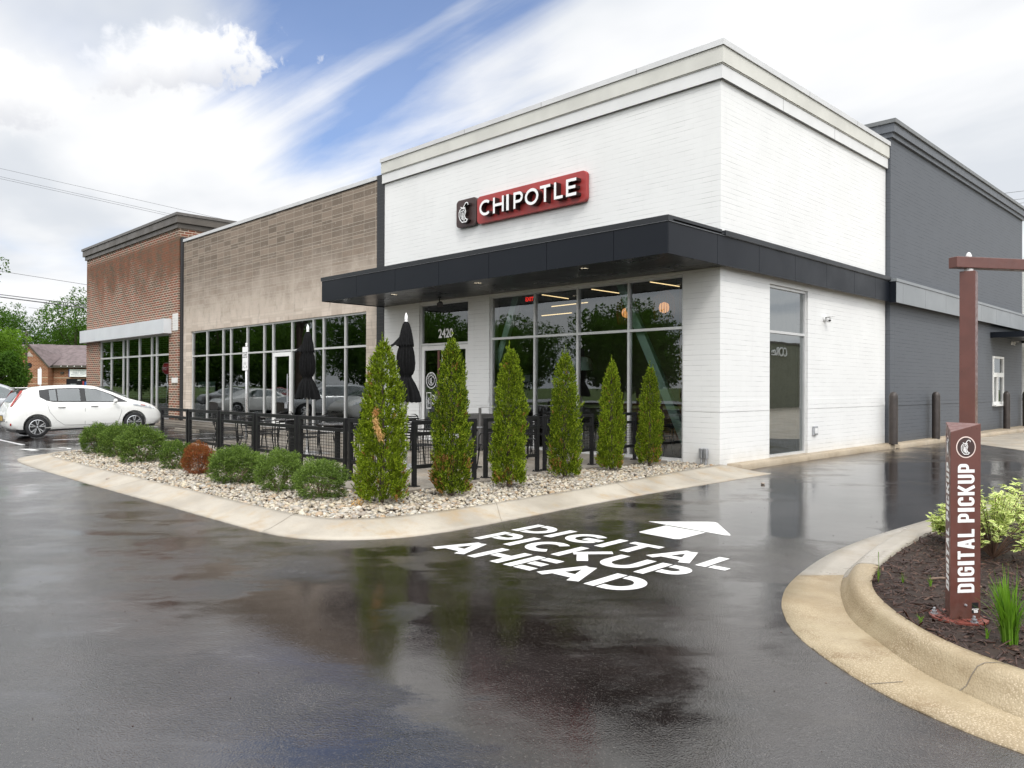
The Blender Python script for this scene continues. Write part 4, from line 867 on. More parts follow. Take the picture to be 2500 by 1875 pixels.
def two(mb, name, par):
    o = mb.build(name, [M['sign_white'], M['return_brown']], par); return o
mb = MB()
for i, (l, c) in enumerate(((PEP_BODY, 1), (PEP_IN1, 1), (PEP_IN2, 1), (PEP_STEM, 0), (PEP_CAP, 0))):
    put_glyph(mb, [([((x-908), (757-y)) for x, y in l], c)], (14, 10, 9, 13, 11)[i], lambda u, v, w: (-7.19+u*.00185, -.121-w, 6.035+v*.00180), .11+i*.0008, 0, 1)
sgp(two(mb, 'pepper_emblem', SG))
for ch, x0, x1 in (('C', -6.53, -6.13), ('H', -6.04, -5.66), ('I', -5.575, -5.49), ('P', -5.33, -5.02), ('O', -4.95, -4.52), ('T', -4.47, -4.15), ('L', -4.035, -3.77), ('E', -3.675, -3.375)):
    w = (x1-x0)/.385; t = .172 if ch != 'I' else w; mb = MB(); put_glyph(mb, glyph(ch, w, t), t, lambda u, v, q, x0=x0: (x0+u*.385, -.121-q, 5.822+v*.385), .165, 0, 1); sgp(two(mb, 'letter', SG))
def camera_dev(x, y, z, lab, g='security cameras on the side wall'):
    o = empty('security_camera', lab, 'security camera', (x, y, z), 0, g)
    MB().lathe([(0, 0), (.07, 0), (.075, .02), (.06, .045), (0, .05)], (0, 0, 0), 16).build('mount', M['camera_white'], o).rotation_euler = (0, R(90), 0)
    MB().lathe([(0, -.06), (.04, -.05), (.055, 0), (.04, .045), (0, .06)], (.10, 0, -.03), 14).build('camera_body', M['camera_white'], o)
    MB().lathe([(0, -.03), (.028, -.02), (.034, 0), (.0, .03)], (.135, -.02, -.05), 12).build('lens', M['plastic_black'], o)
    MB().box(.03, .24, -.06, .06, .03, .042).build('sun_shield', M['camera_white'], o)
camera_dev(.002, 4.68, 3.22, 'small white security camera on the white side wall right of the tall window')
camera_dev(.122, 21.4, 3.36, 'small white security camera on the dark grey wall under the black awning')
ob = MB().box(.001, .05, 4.05, 4.26, .52, .72); ob = ob.build('outlet_box', M['galv'], bevel=.008); tag(ob, 'grey metal outlet box low on the white side wall', 'outlet box'); MB().box(.05, .058, 4.09, 4.22, .56, .68).build('cover', M['camera_white'], ob)
for i, x in enumerate((-.36, -.26)):
    o = empty('conduit_box', ('left' if i == 0 else 'right')+' one of two grey conduit boxes standing in the pebbles by the white corner', 'conduit', (x, -.07, .10), 0, 'conduit boxes at the corner')
    MB().tube([(0, 0, 0), (0, 0, .14)], .02, 10).build('pipe', M['galv'], o); MB().box(-.04, .04, -.035, .035, .12, .32).build('box_body', M['galv'], o, bevel=.012)
fl = empty('flood_light', 'small black adjustable flood light hanging over the entrance doors', 'light', (-7.75, -.55, 3.905))
MB().lathe([(.0, -.03), (.05, -.03), (.05, 0), (0, 0)], (0, 0, 0), 14).build('mount', M['black_metal'], fl); MB().tube([(0, 0, -.02), (.0, 0, -.12), (.05, -.02, -.17)], .013, 8).build('arm', M['black_metal'], fl)
h = MB().lathe([(0, -.05), (.06, -.05), (.085, .03), (.075, .04), (0, .04)], (0, 0, 0), 18).build('lamp_head', M['black_metal'], fl); h.location = (.07, -.03, -.2); h.rotation_euler = (R(40), R(150), 0)
# bollards by the grey wall
def bollard_mesh():
    o = empty('bollard', 'dark brown round-topped steel bollard on the kerb nearest the white wall', 'bollard', (.32, 8.25, .125), 0, 'brown bollards along the grey wall')
    MB().lathe([(.0, 0), (.11, 0), (.11, 1.25), (.10, 1.31), (.07, 1.355), (.03, 1.375), (0, 1.38)], (0, 0, 0), 24).build('sleeve', M['bollard'], o, smooth=False, autos=40); 
    return o
B0 = bollard_mesh()
for y, lab, x in ((11.60, 'dark brown steel bollard second from the white wall, in front of the grey brick', .36), (19.75, 'dark brown bollard just beyond the drive-through window, behind the red marker', .34), (22.6, 'dark brown bollard at the far end of the grey wall, cut by the photo edge', .35)):
    c = copy_tree(B0); c.location = (x, y, .125); relabel(c, lab)
# interior fittings seen through the glass
def linear(a, b2, lab):
    a, b2 = Vector(a), Vector(b2); o = empty('linear_light', lab, 'light', (a+b2)/2, 0, 'linear pendant lights inside the restaurant'); m = (a+b2)/2
    MB().tube([a-m, b2-m], .013, 6).build('light_bar', M['led'], o); mb = MB()
    for p in (a.lerp(b2, .1), a.lerp(b2, .9)): mb.tube([p-m, Vector((p.x, p.y, 4.88))-m], .005, 4)
    mb.build('cable', M['black_metal'], o)
linear((-7.45, 3.0, 4.24), (-6.45, 3.0, 4.05), 'thin lit bar lamp in the second upper pane, above the left tree tops')
linear((-5.62, 3.0, 4.24), (-4.66, 3.0, 4.05), 'thin lit bar lamp high in the third upper pane of the restaurant')
linear((-3.72, 3.0, 4.26), (-2.86, 3.0, 4.07), 'thin lit bar lamp high in the rightmost upper pane of the restaurant')
linear((-7.9, 3.9, 4.0), (-6.5, 3.9, 4.02), 'upper of two thin lit bar lamps crossing the second pane')
linear((-8.3, 3.9, 3.75), (-7.1, 3.9, 3.76), 'lower of two thin lit bar lamps crossing the second pane')
def pendant(x, y, z, lab, r=.27, warm=True):
    o = empty('pendant_lamp', lab, 'pendant lamp', (x, y, z), 0, 'pendant lamps inside the restaurant'); mb = MB()
    if warm:
        n = 26
        for i in range(n):
            a = 2*math.pi*i/n; mb.tube([(r*.35*math.cos(a), r*.35*math.sin(a), .42), (r*.9*math.cos(a), r*.9*math.sin(a), .25), (r*math.cos(a), r*math.sin(a), -.05), (r*.85*math.cos(a), r*.85*math.sin(a), -.30)], .008, 4)
        mb.build('lamp_shade', M['wood_slats'], o); MB().lathe([(0, -.14), (.10, -.10), (.14, 0), (.10, .10), (0, .14)], (0, 0, 0), 14).build('glow_globe', M['lamp_glow'], o)
    else:
        mb.lathe([(.26, -.2), (.25, 0), (.2, .12), (.06, .17), (0, .17)], (0, 0, 0), 20).build('lamp_shade', M['brace_teal'], o); MB().lathe([(0, -.19), (.24, -.19), (.24, -.185), (0, -.185)], (0, 0, 0), 20).build('glow_disc', M['led'], o)
    MB().tube([(0, 0, .15), (0, 0, 4.88-z)], .006, 4).build('cable', M['black_metal'], o)
pendant(-4.6, 3.2, 3.55, 'glowing slatted pendant lamp left of the teal brace in the rightmost window'); pendant(-3.3, 3.0, 3.58, 'glowing slatted pendant lamp right of the teal brace in the rightmost window')
pendant(-5.9, 3.0, 2.25, 'teal dome pendant lamp hanging in the third lower pane', warm=False)
ex = empty('exit_sign', 'small red lit EXIT sign inside the left upper pane of the restaurant', 'sign', (-9.2, 4.3, 4.35)); MB().box(-.2, .2, 0, .04, -.1, .1).build('sign_box', M['interior_dark'], ex)
text_mesh('lettering', 'EXIT', .17, M['exit_red'], frame4((0, -.004, 0), (1, 0, 0), (0, 0, 1)), ex, .002, bold=.006)
po = empty('window_poster', 'small black HIRING poster inside the left lower pane of the restaurant', 'poster', (-5.25, .13, 1.6)); MB().box(-.14, .14, 0, .005, -.32, .32).build('sheet', M['plastic_black'], po)
text_mesh('lettering', 'HIRING', .085, M['sign_white'], frame4((0, -.003, .02), (1, 0, 0), (0, 0, 1)), po, .001, bold=.002)
mb = MB(); mb.box(-.09, .09, -.003, 0, .12, .28); mb.build('picture', M['grey_panel'], po)

# ------------------------------------------------------------------ patio fence
def fence_panel(p0, p1, lab, group='black mesh fence panels round the patio', feet=True):
    p0, p1 = Vector(p0), Vector(p1); d = (p1-p0); ln = d.length; ang = math.atan2(d.y, d.x)
    o = empty('fence_panel', lab, 'fence panel', (p0.x, p0.y, .118), ang, group); H = .97; w = .03
    for x in (w, ln-w):
        mb = MB().box(x-w, x+w, -w, w, .012, H); mb.build('post', M['black_metal'], o, bevel=.004)
        ft = MB().box(x-.065, x+.065, -.065, .065, 0, .012)
        for sx in (-.045, .045): ft.lathe([(0, .012), (.01, .012), (.01, .028), (0, .028)], (x+sx, .045, 0), 8)
        ft.build('base_plate', M['black_metal'], o)
    mb = MB(); mb.box(2*w, ln-2*w, -w, w, H-.06, H-.001); mb.box(2*w, ln-2*w, -.022, .022, .745, .80); mb.box(2*w, ln-2*w, -.022, .022, .26, .315); mb.build('rail', M['black_metal'], o)
    g = MB(); x = 2*w+.045
    while x < ln-2*w: g.box(x-.003, x+.003, -.003, .003, .315, .745); x += .05
    z = .36
    while z < .74: g.box(2*w, ln-2*w, -.0062, -.0032, z-.003, z+.003); z += .05
    g.build('mesh_infill', M['black_metal'], o); return o
FX = [(-10.52, -9.03), (-8.96, -7.49), (-7.41, -5.95), (-5.87, -4.41), (-4.31, -2.87), (-2.78, -1.52)]
FL = ['leftmost panel of the black mesh fence, next to the white hatchback', 'second black mesh fence panel from the left, behind the rust-red shrub', 'third black mesh fence panel from the left, in front of the round tables',
      'fourth black mesh fence panel from the left, behind the wide green shrub', 'fifth black mesh fence panel, in front of the left umbrella pole', 'black mesh fence panel half hidden behind the biggest conifer']
for (a, c), l in zip(FX, FL): fence_panel((a, -6.45, 0), (c, -6.45, 0), l)
FR = [((-1.43, -6.24), (-1.50, -4.93), 'black mesh fence panel behind the second conifer from the left'), ((-1.52, -4.72), (-1.60, -3.36), 'black mesh fence panel behind the third conifer from the left'),
      ((-1.62, -3.20), (-1.70, -1.74), 'black mesh fence panel behind the fourth and fifth conifers'), ((-1.71, -1.52), (-1.75, -.30), 'last black mesh fence panel, behind the rightmost conifer by the white wall')]
for a, c, l in FR: fence_panel(a+(0,), c+(0,), l)

# ------------------------------------------------------------------ patio furniture
def chair(name_label, loc, rz, src=[None]):
    if src[0] is None:
        o = empty('patio_chair', name_label, 'chair', loc, rz, 'black slatted metal patio chairs'); src[0] = o
        s = MB()
        for i in range(8): s.box(-.21, .21, -.20+i*.053, -.20+i*.053+.034, .445, .455)
        s.tube([(-.22, -.21, .445), (.22, -.21, .445), (.22, .21, .445), (-.22, .21, .445)], .011, 6, closed=True); s.build('seat', M['black_metal'], o)
        bk = MB()
        for k in range(6):
            z = .58+k*.047; P = []
            for i in range(9): a = -1+2*i/8; P.append((a*.235, .235+.06*(1-a*a)+(z-.45)*.16, z))
            V = []
            for p in P: V += [(p[0], p[1], p[2]-.013), (p[0], p[1], p[2]+.013)]
            for p in P: V += [(p[0], p[1]+.006, p[2]-.013), (p[0], p[1]+.006, p[2]+.013)]
            F = [(2*i, 2*i+2, 2*i+3, 2*i+1) for i in range(8)]+[(18+2*i, 18+2*i+1, 18+2*i+3, 18+2*i+2) for i in range(8)]; bk.add(V, F)
        bk.tube([(-.235, .235, .46), (-.24, .28, .70), (-.225, .30, .82), (-.15, .34, .86), (0, .36, .87), (.15, .34, .86), (.225, .30, .82), (.24, .28, .70), (.235, .235, .46)], .011, 6); bk.build('backrest', M['black_metal'], o)
        for sx in (-1, 1):
            MB().tube([(sx*.24, -.26, 0), (sx*.235, -.22, .30), (sx*.24, -.20, .60), (sx*.25, -.14, .655), (sx*.25, .10, .66), (sx*.24, .27, .67)], .011, 6).build('armrest', M['black_metal'], o)
            MB().tube([(sx*.26, .31, 0), (sx*.235, .22, .45)], .011, 6).build('leg', M['black_metal'], o)
            MB().tube([(sx*.24, -.26, 0.0), (sx*.21, -.20, .445)], .010, 6).build('leg', M['black_metal'], o)
        return o
    c = copy_tree(src[0]); c.location = loc; c.rotation_euler = (0, 0, rz); relabel(c, name_label); return c
ptz = .118
def table(loc, lab, sq=.40, src=[None]):
    if src[0] is None:
        o = empty('patio_table', lab, 'table', loc, 0, 'black metal patio tables'); src[0] = o
        MB().lathe([(0, .715), (.36, .715), (.38, .722), (.38, .735), (.36, .74), (0, .74)], (0, 0, 0), 40).build('table_top', M['table_top'], o, autos=35)
        MB().box(-.045, .045, -.045, .045, .02, .66).build('pedestal', M['black_metal'], o, bevel=.006)
        mb = MB(); mb.box(-.20, .20, -.20, .20, .66, .712); mb.build('top_bracket', M['black_metal'], o)
        MB().box(-.26, .26, -.26, .26, 0, .02).build('base', M['black_metal'], o, bevel=.006); return o
    c = copy_tree(src[0]); c.location = loc; relabel(c, lab); return c
table((-9.85, -4.55, ptz), 'round black patio table behind the second fence panel from the left'); table((-8.05, -4.55, ptz), 'round black patio table between the left umbrella and the parking sign')
table((-5.6, -4.9, ptz), 'round black patio table behind the fifth fence panel from the left'); table((-6.9, -2.3, ptz), 'round black patio table beside the entrance doors, left of the second conifer')
table((-3.9, -1.75, ptz), 'round black patio table behind the fourth conifer, close to the windows'); table((-3.0, -3.9, ptz), 'round black patio table behind the third conifer')
for (x, y, a, l) in ((-10.55, -4.9, 65, 'black slatted chair farthest left, seen through the second fence panel'), (-9.75, -5.25, 150, 'black slatted chair on the street side of the leftmost round table'), (-9.2, -4.3, -80, 'black slatted chair right of the leftmost round table'),
                     (-8.75, -5.0, 110, 'black slatted chair left of the table by the parking sign'), (-7.95, -5.28, 185, 'black slatted chair with its back to the fourth fence panel'), (-7.35, -4.3, -75, 'black slatted chair just left of the left umbrella pole'),
                     (-6.35, -5.2, 120, 'black slatted chair behind the fifth fence panel, left of its table'), (-5.0, -4.5, -65, 'black slatted chair right of the table behind the fifth fence panel'), (-7.0, -1.6, 0, 'black slatted chair tucked between the round table and the doors'),
                     (-3.15, -4.75, 175, 'black slatted chair behind the fence between the second and third conifers'), (-6.3, -2.75, -110, 'black slatted chair right of the right umbrella, facing the doors'), (-2.3, -3.7, -90, 'black slatted chair with its back to the fence between the third and fourth conifers'),
                     (-3.2, -2.2, -120, 'black slatted chair behind the fourth conifer from the left'), (-4.05, -1.0, 0, 'black slatted chair nearest the glass between the third and fourth conifers'), (-4.4, -4.95, 200, 'black slatted chair near the corner behind the biggest conifer')):
    chair(l, (x, y, ptz), R(a))

for (x, y, l) in ((-1.9, 1.7, 'table just inside the rightmost lower pane'), (-3.4, 1.9, 'table inside the glass behind the fourth conifer'), (-5.2, 1.8, 'table inside the glass behind the third conifer')):
    table((x, y, .03), l)
    chair('chair left of the '+l, (x-.62, y, .03), R(90)); chair('chair right of the '+l, (x+.62, y, .03), R(-90))
# ------------------------------------------------------------------ umbrellas
def umbrella(loc, rz, lab, flap, lean, seed):
    rg = random.Random(seed); o = empty('patio_umbrella', lab, 'umbrella', loc, rz, 'closed black patio umbrellas')
    n = 96; prof = [(2.66, .035), (2.61, .065), (2.50, .095), (2.38, .118), (2.26, .135), (2.22, .139)]
    low = [(2.25, .105), (2.12, .135), (2.02, .148), (1.90, .152), (1.78, .142), (1.70, .118), (1.675, .098), (1.65, .095), (1.62, .107), (1.53, .150), (1.39, .195), (1.26, .226), (1.20, .235)]
    def cloth(pr_, name, amp, phase, fl=0, np_=16):
        V = []; F = []
        for k, (z, r) in enumerate(pr_):
            for i in range(n):
                a = 2*math.pi*i/n; sq = max(0, min(1, (r-.06)/.15)); ph_ = phase+.5*math.sin(a*2+z*3)
                pl = amp*r*(.35+sq)*(math.sin(np_*a+ph_+1.5*math.sin(z*4))+.4*math.sin(7*a+z*5))
                rr_ = r+pl; dx = 0
                if fl and z < 2.30: 
                    w = max(0, math.cos(a-fl))**8*(2.34-z)*1.15; rr_ += w
                zz = z-.02*math.sin(np_*a+phase)*(1 if k == len(pr_)-1 else 0)
                V.append((rr_*math.cos(a)*1.0, rr_*math.sin(a), zz))
        for k in range(len(pr_)-1):
            for i in range(n): j = (i+1) % n; F.append((k*n+i, (k+1)*n+i, (k+1)*n+j, k*n+j))
        mb = MB().add(V, F); q = mb.build(name, M['black_fabric'], o, smooth=True); return q
    cloth(low, 'canopy', .15, rg.random()*6); cloth(prof, 'top_vent', .09, rg.random()*6, flap)
    MB().tube([(0.096*math.cos(R(a)), .096*math.sin(R(a)), 1.662) for a in range(0, 360, 15)], .009, 6, closed=True).build('tie_strap', M['black_fabric'], o)
    MB().tube([(0, 0, .05), (0, 0, 2.66)], .0235, 14).build('pole', M['alu_pole'], o, smooth=True)
    MB().lathe([(.0, 2.64), (.034, 2.65), (.034, 2.665), (.022, 2.675), (.026, 2.69), (.033, 2.71), (.028, 2.76), (.014, 2.80), (.0, 2.83)], (0, 0, 0), 16).build('finial', M['sign_white'], o, smooth=True)
    MB().tube([(.022, -.05, .98), (.04, -.045, .70), (.05, -.05, .60), (.045, -.05, .55)], .004, 5).tube([(-.1, -.02, .98), (-.1, -.02, .55)], .003, 5).build('cord', M['rope'], o)
    b = MB().box(-.36, .36, -.36, .36, 0, .022); b.lathe([(.055, .022), (.055, .05), (.032, .07), (.032, .34), (.0, .34)], (0, 0, 0), 16); b.lathe([(0, .0), (.012, 0), (.012, .03), (0, .03)], (.045, 0, .2), 8)
    b.build('base', M['alu_pole'], o, bevel=.006); return o
umbrella((-7.42, -4.52, ptz), 0, 'closed black umbrella nearer the parking sign, in front of the stone shop', R(230), 0, 3)
umbrella((-3.70, -4.66, ptz), 0, 'closed black umbrella between the biggest conifer and the entrance doors', R(225), 0, 5)

# ------------------------------------------------------------------ waste station by the entrance
ws = empty('waste_bin', 'dark grey waste bin with a tray shelf on top, against the white pier', 'bin', (-5.75, -.95, ptz))
MB().box(-.30, .30, -.26, .26, .04, .84).build('cabinet', simple('bin_grey', (.075, .072, .07), .45), ws, bevel=.006)
mb = MB()
for sx in (-.32, .32):
    for sy in (-.28, .28): mb.box(sx-.018, sx+.018, sy-.018, sy+.018, 0, .985)
mb.build('frame', simple('bin_frame', (.17, .165, .16), .4, .3), ws)
MB().box(-.34, .34, -.30, .30, .987, 1.01).build('tray_shelf', M['cap_metal'], ws); MB().box(-.2, .2, -.268, -.262, .55, .70).build('flap', M['plastic_black'], ws)
# ------------------------------------------------------------------ parking sign
def pole_sign(loc, h, lab, cat, build_plate, rz=0, name='parking_sign', group=None):
    o = empty(name, lab, cat, loc, rz, group); MB().tube([(0, 0, 0), (0, 0, h)], .03, 12).build('pole', M['alu_pole'], o, smooth=True)
    MB().lathe([(0, 0), (.035, 0), (.035, .02), (.02, .03), (.035, .055), (.03, .085), (0, .1)], (0, 0, h), 14).build('finial', M['camera_white'], o, smooth=True); build_plate(o); return o
def plate1(o):
    p = panel(rrect(-.16, .16, 2.03, 2.70, .03), -.045, -.035).build('sign_plate', M['sign_white'], o)
    for i, ln in enumerate(('DIGITAL ORDER', '& CATERING', 'PARKING ONLY')): text_mesh('lettering', ln, .052, M['plastic_black'], frame4((0, -.0465, 2.53-.062*i), (1, 0, 0), (0, 0, 1)), o, .0008, bold=.001, xs=.8)
    mb = MB()
    for cx in (-.05, .05):
        n = 20; V = [(cx+r*.75*math.cos(2*math.pi*i/n), -.0465, 2.23+r*1.1*math.sin(2*math.pi*i/n)) for r in (.034, .040) for i in range(n)]; mb.add(V, [(i, (i+1) % n, n+(i+1) % n, n+i)[::-1] for i in range(n)])
        put_pepper(mb, lambda u, v, w, cx=cx: (cx+u*.00013, -.0467, 2.23+v*.00020), 0)
    for sx in (-1, 1): mb.add([(sx*.135, -.0465, 2.09), (sx*.11, -.0465, 2.09), (sx*.085, -.0465, 2.16), (sx*.11, -.0465, 2.16)], [(0, 1, 2, 3) if sx < 0 else (3, 2, 1, 0)])
    mb.build('pictogram', M['plastic_black'], o); text_mesh('lettering', 'ONLY', .03, M['plastic_black'], frame4((0, -.0465, 2.10), (1, 0, 0), (0, 0, 1)), o, .0008)
pole_sign((-13.35, -3.05, .0), 2.72, 'white DIGITAL ORDER & CATERING PARKING ONLY sign on a silver pole', 'sign', plate1)
def plate_stop(o):
    P = [(.38*math.cos(R(22.5+45*i))/math.cos(R(22.5)), 2.7+.38*math.sin(R(22.5+45*i))/math.cos(R(22.5))) for i in range(8)]
    panel(P, -.05, -.04).build('sign_plate', M['sign_white'], o); P2 = [(x*.94, 2.7+(z-2.7)*.94) for x, z in P]; panel(P2, -.054, -.0505).build('red_face', M['stop_red'], o)
    text_mesh('lettering', 'STOP', .30, M['sign_white'], frame4((0, -.0555, 2.7), (1, 0, 0), (0, 0, 1)), o, .001, bold=.006, xs=.85)
pole_sign((-45.6, -7.0, 0), 2.3, 'red STOP sign seen reversed in the right pane of the brick shop', 'sign', plate_stop, R(150), 'stop_sign')
def plate_hc(o):
    panel(rrect(-.17, .17, 1.75, 2.75, .03), -.045, -.035).build('sign_plate', M['sign_white'], o); panel(rrect(-.12, .12, 2.0, 2.28, .02), -.05, -.0455).build('blue_panel', M['plate_blue'], o)
    MB().box(-.06, .06, -.03, .03, 2.75, 3.0).build('post_cap', M['plastic_black'], o)
pole_sign((-46.6, 2.8, 0), 2.7, 'narrow white parking sign with a blue panel, just right of the dark round window', 'sign', plate_hc, R(30), group='narrow white signs beyond the white hatchback')
def plate_n(o): panel(rrect(-.15, .15, 1.6, 2.6, .03), -.045, -.035).build('sign_plate', M['sign_white'], o)
pole_sign((-47.9, -.0, 0), 2.6, 'narrow white parking sign in front of the leafy tree, behind the hatchback roof', 'sign', plate_n, R(30), group='narrow white signs beyond the white hatchback')

# ------------------------------------------------------------------ red triangular marker
TM = empty('direction_marker', 'rust-red three-sided DIGITAL PICKUP marker with a round pepper emblem, in the mulch bed', 'sign', (6.16, -7.82, .13))
def cw(lat, dep): return Vector((math.cos(YAW)*lat-math.sin(YAW)*dep, math.sin(YAW)*lat+math.cos(YAW)*dep, 0))
s3 = .212; a3 = R(8)
n0 = Vector((0, 0, 0)); r0 = cw(s3*math.cos(a3), s3*math.sin(a3)); l0 = cw(s3*math.cos(a3+R(60)), s3*math.sin(a3+R(60)))
zt = (1.325-.13, 1.378-.13, 1.380-.13)
def up(v, z): return Vector((v.x, v.y, z))
mb = MB(); mb.add([up(n0, .012), up(r0, .012), up(l0, .012), up(n0, zt[0]), up(r0, zt[1]), up(l0, zt[2])], [(0, 1, 4, 3), (1, 2, 5, 4), (2, 0, 3, 5), (3, 4, 5)]); mb.build('post_body', M['paint_red'], TM, bevel=.003)
cen = (n0+r0+l0)/3
mb = MB().lathe([(0, 0), (.168, 0), (.168, .012), (0, .012)], (cen.x, cen.y, 0), 40); mb.build('base_plate', M['plate_red'], TM)
for v in (n0, r0, l0):
    m2 = cen-(v-cen)*1.12
    b = MB().lathe([(0, .012), (.024, .012), (.024, .018), (.016, .019), (.016, .034), (.009, .035), (.009, .052), (0, .055)], (m2.x, m2.y, 0), 10); b.build('anchor_bolt', M['galv'], TM)
def face_map(o, ux):       # (u along the face from its left edge, v up, w out)
    ux = ux.normalized(); nrm = Vector((ux.y, -ux.x, 0)); return lambda u, v, w: tuple(o+ux*u+nrm*w+Vector((0, 0, v)))
def marker_face(fm, nm):
    mb = MB(); hw = s3/2; n = 40; cz = 1.098
    V = [fm(hw+r*math.cos(2*math.pi*i/n), cz+r*math.sin(2*math.pi*i/n), .0016) for r in (.0615, .0685) for i in range(n)]
    mb.add(V, [(i, n+i, n+(i+1) % n, (i+1) % n) for i in range(n)]); mb.build('emblem_ring', M['ring_pink'], TM)
    mb = MB(); mb.add([fm(hw+.0612*math.cos(2*math.pi*i/n), cz+.0612*math.sin(2*math.pi*i/n), .001) for i in range(n)], [tuple(range(n))]); mb.build('emblem_disc', M['sign_brown'], TM)
    mb = MB(); put_pepper(mb, lambda u, v, w: fm(hw-.002+u*.00033, cz+v*.00033, .0018+w), .0006); mb.build('pepper_emblem', M['sign_white'], TM)
    mb = MB(); wid = dict(I=.20, T=.42, L=.40, A=.52, D=.46, G=.46, P=.45, C=.45, K=.50, U=.46); tx = 'DIGITAL PICKUP'; gap = .10
    tot = sum(wid.get(c, .15) for c in tx)+gap*(len(tx)-1); z0, z1 = .178, .992; s = (z1-z0)/tot; z = z0; hgt = .116
    for c in tx:
        if c == ' ': z += (.15+gap)*s; continue
        w = wid[c]; put_glyph(mb, glyph(c, w, .165 if c != 'I' else .2, .13), .165 if c != 'I' else .2, lambda u, v, q, z=z: fm(hw+.060-v*hgt, z+u*s, .0012+q), .0006); z += (w+gap)*s
    mb.build('lettering', M['sign_white'], TM)
marker_face(face_map(n0, r0-n0), 'right'); marker_face(face_map(l0, n0-l0), 'left')
fm = face_map(n0, r0-n0); mb = MB(); mb.add([fm(.150, .045, .001), fm(.196, .045, .001), fm(.196, .113, .001), fm(.150, .113, .001)], [(0, 1, 2, 3)]); st = mb.build('maker_label', M['plastic_black'], TM)
ux = (r0-n0).normalized(); text_mesh('lettering', 'ADCON', .0125, M['sign_white'], frame4(fm(.173, .070, .0016), ux, (0, 0, 1)), TM, .0003, bold=.0004)
mb = MB()
for i in range(3): mb.add([fm(.164, .049+i*.006, .0016), fm(.192, .049+i*.006, .0016), fm(.192, .053+i*.006, .0016), fm(.164, .053+i*.006, .0016)], [(0, 1, 2, 3)])
mb.build('label_lines', M['sign_white'], TM); MB().lathe([(0, 0), (.008, 0), (.006, .012), (0, .014)], (0, 0, 0), 10).build('rivet', M['galv'], TM).matrix_local = frame4(fm(.105, .10, 0), ux, (0, 0, 1))

# ------------------------------------------------------------------ clearance arm
CB = empty('clearance_arm', 'rust-red steel post carrying a horizontal height-limit arm, behind the marker', 'height bar', (5.24, -3.90, .12), R(5))
MB().box(-.075, .075, -.075, .075, .02, 2.735).build('post', M['paint_red'], CB, bevel=.006)
MB().box(-.13, .13, -.13, .13, 0, .02).build('base_plate', M['plate_red'], CB)
MB().lathe([(0, 2.735), (.045, 2.735), (.045, 2.765), (0, 2.765)], (0, 0, 0), 18).lathe([(0, 2.885), (.028, 2.885), (.03, 2.905), (.018, 2.935), (0, 2.945)], (0, 0, 0), 14).build('pivot_pin', M['camera_white'], CB)
am = MB().box(-.20, 3.4, -.06, .06, 2.768, 2.885).build('arm', M['paint_red'], CB, bevel=.006); am.rotation_euler = (0, 0, R(52))

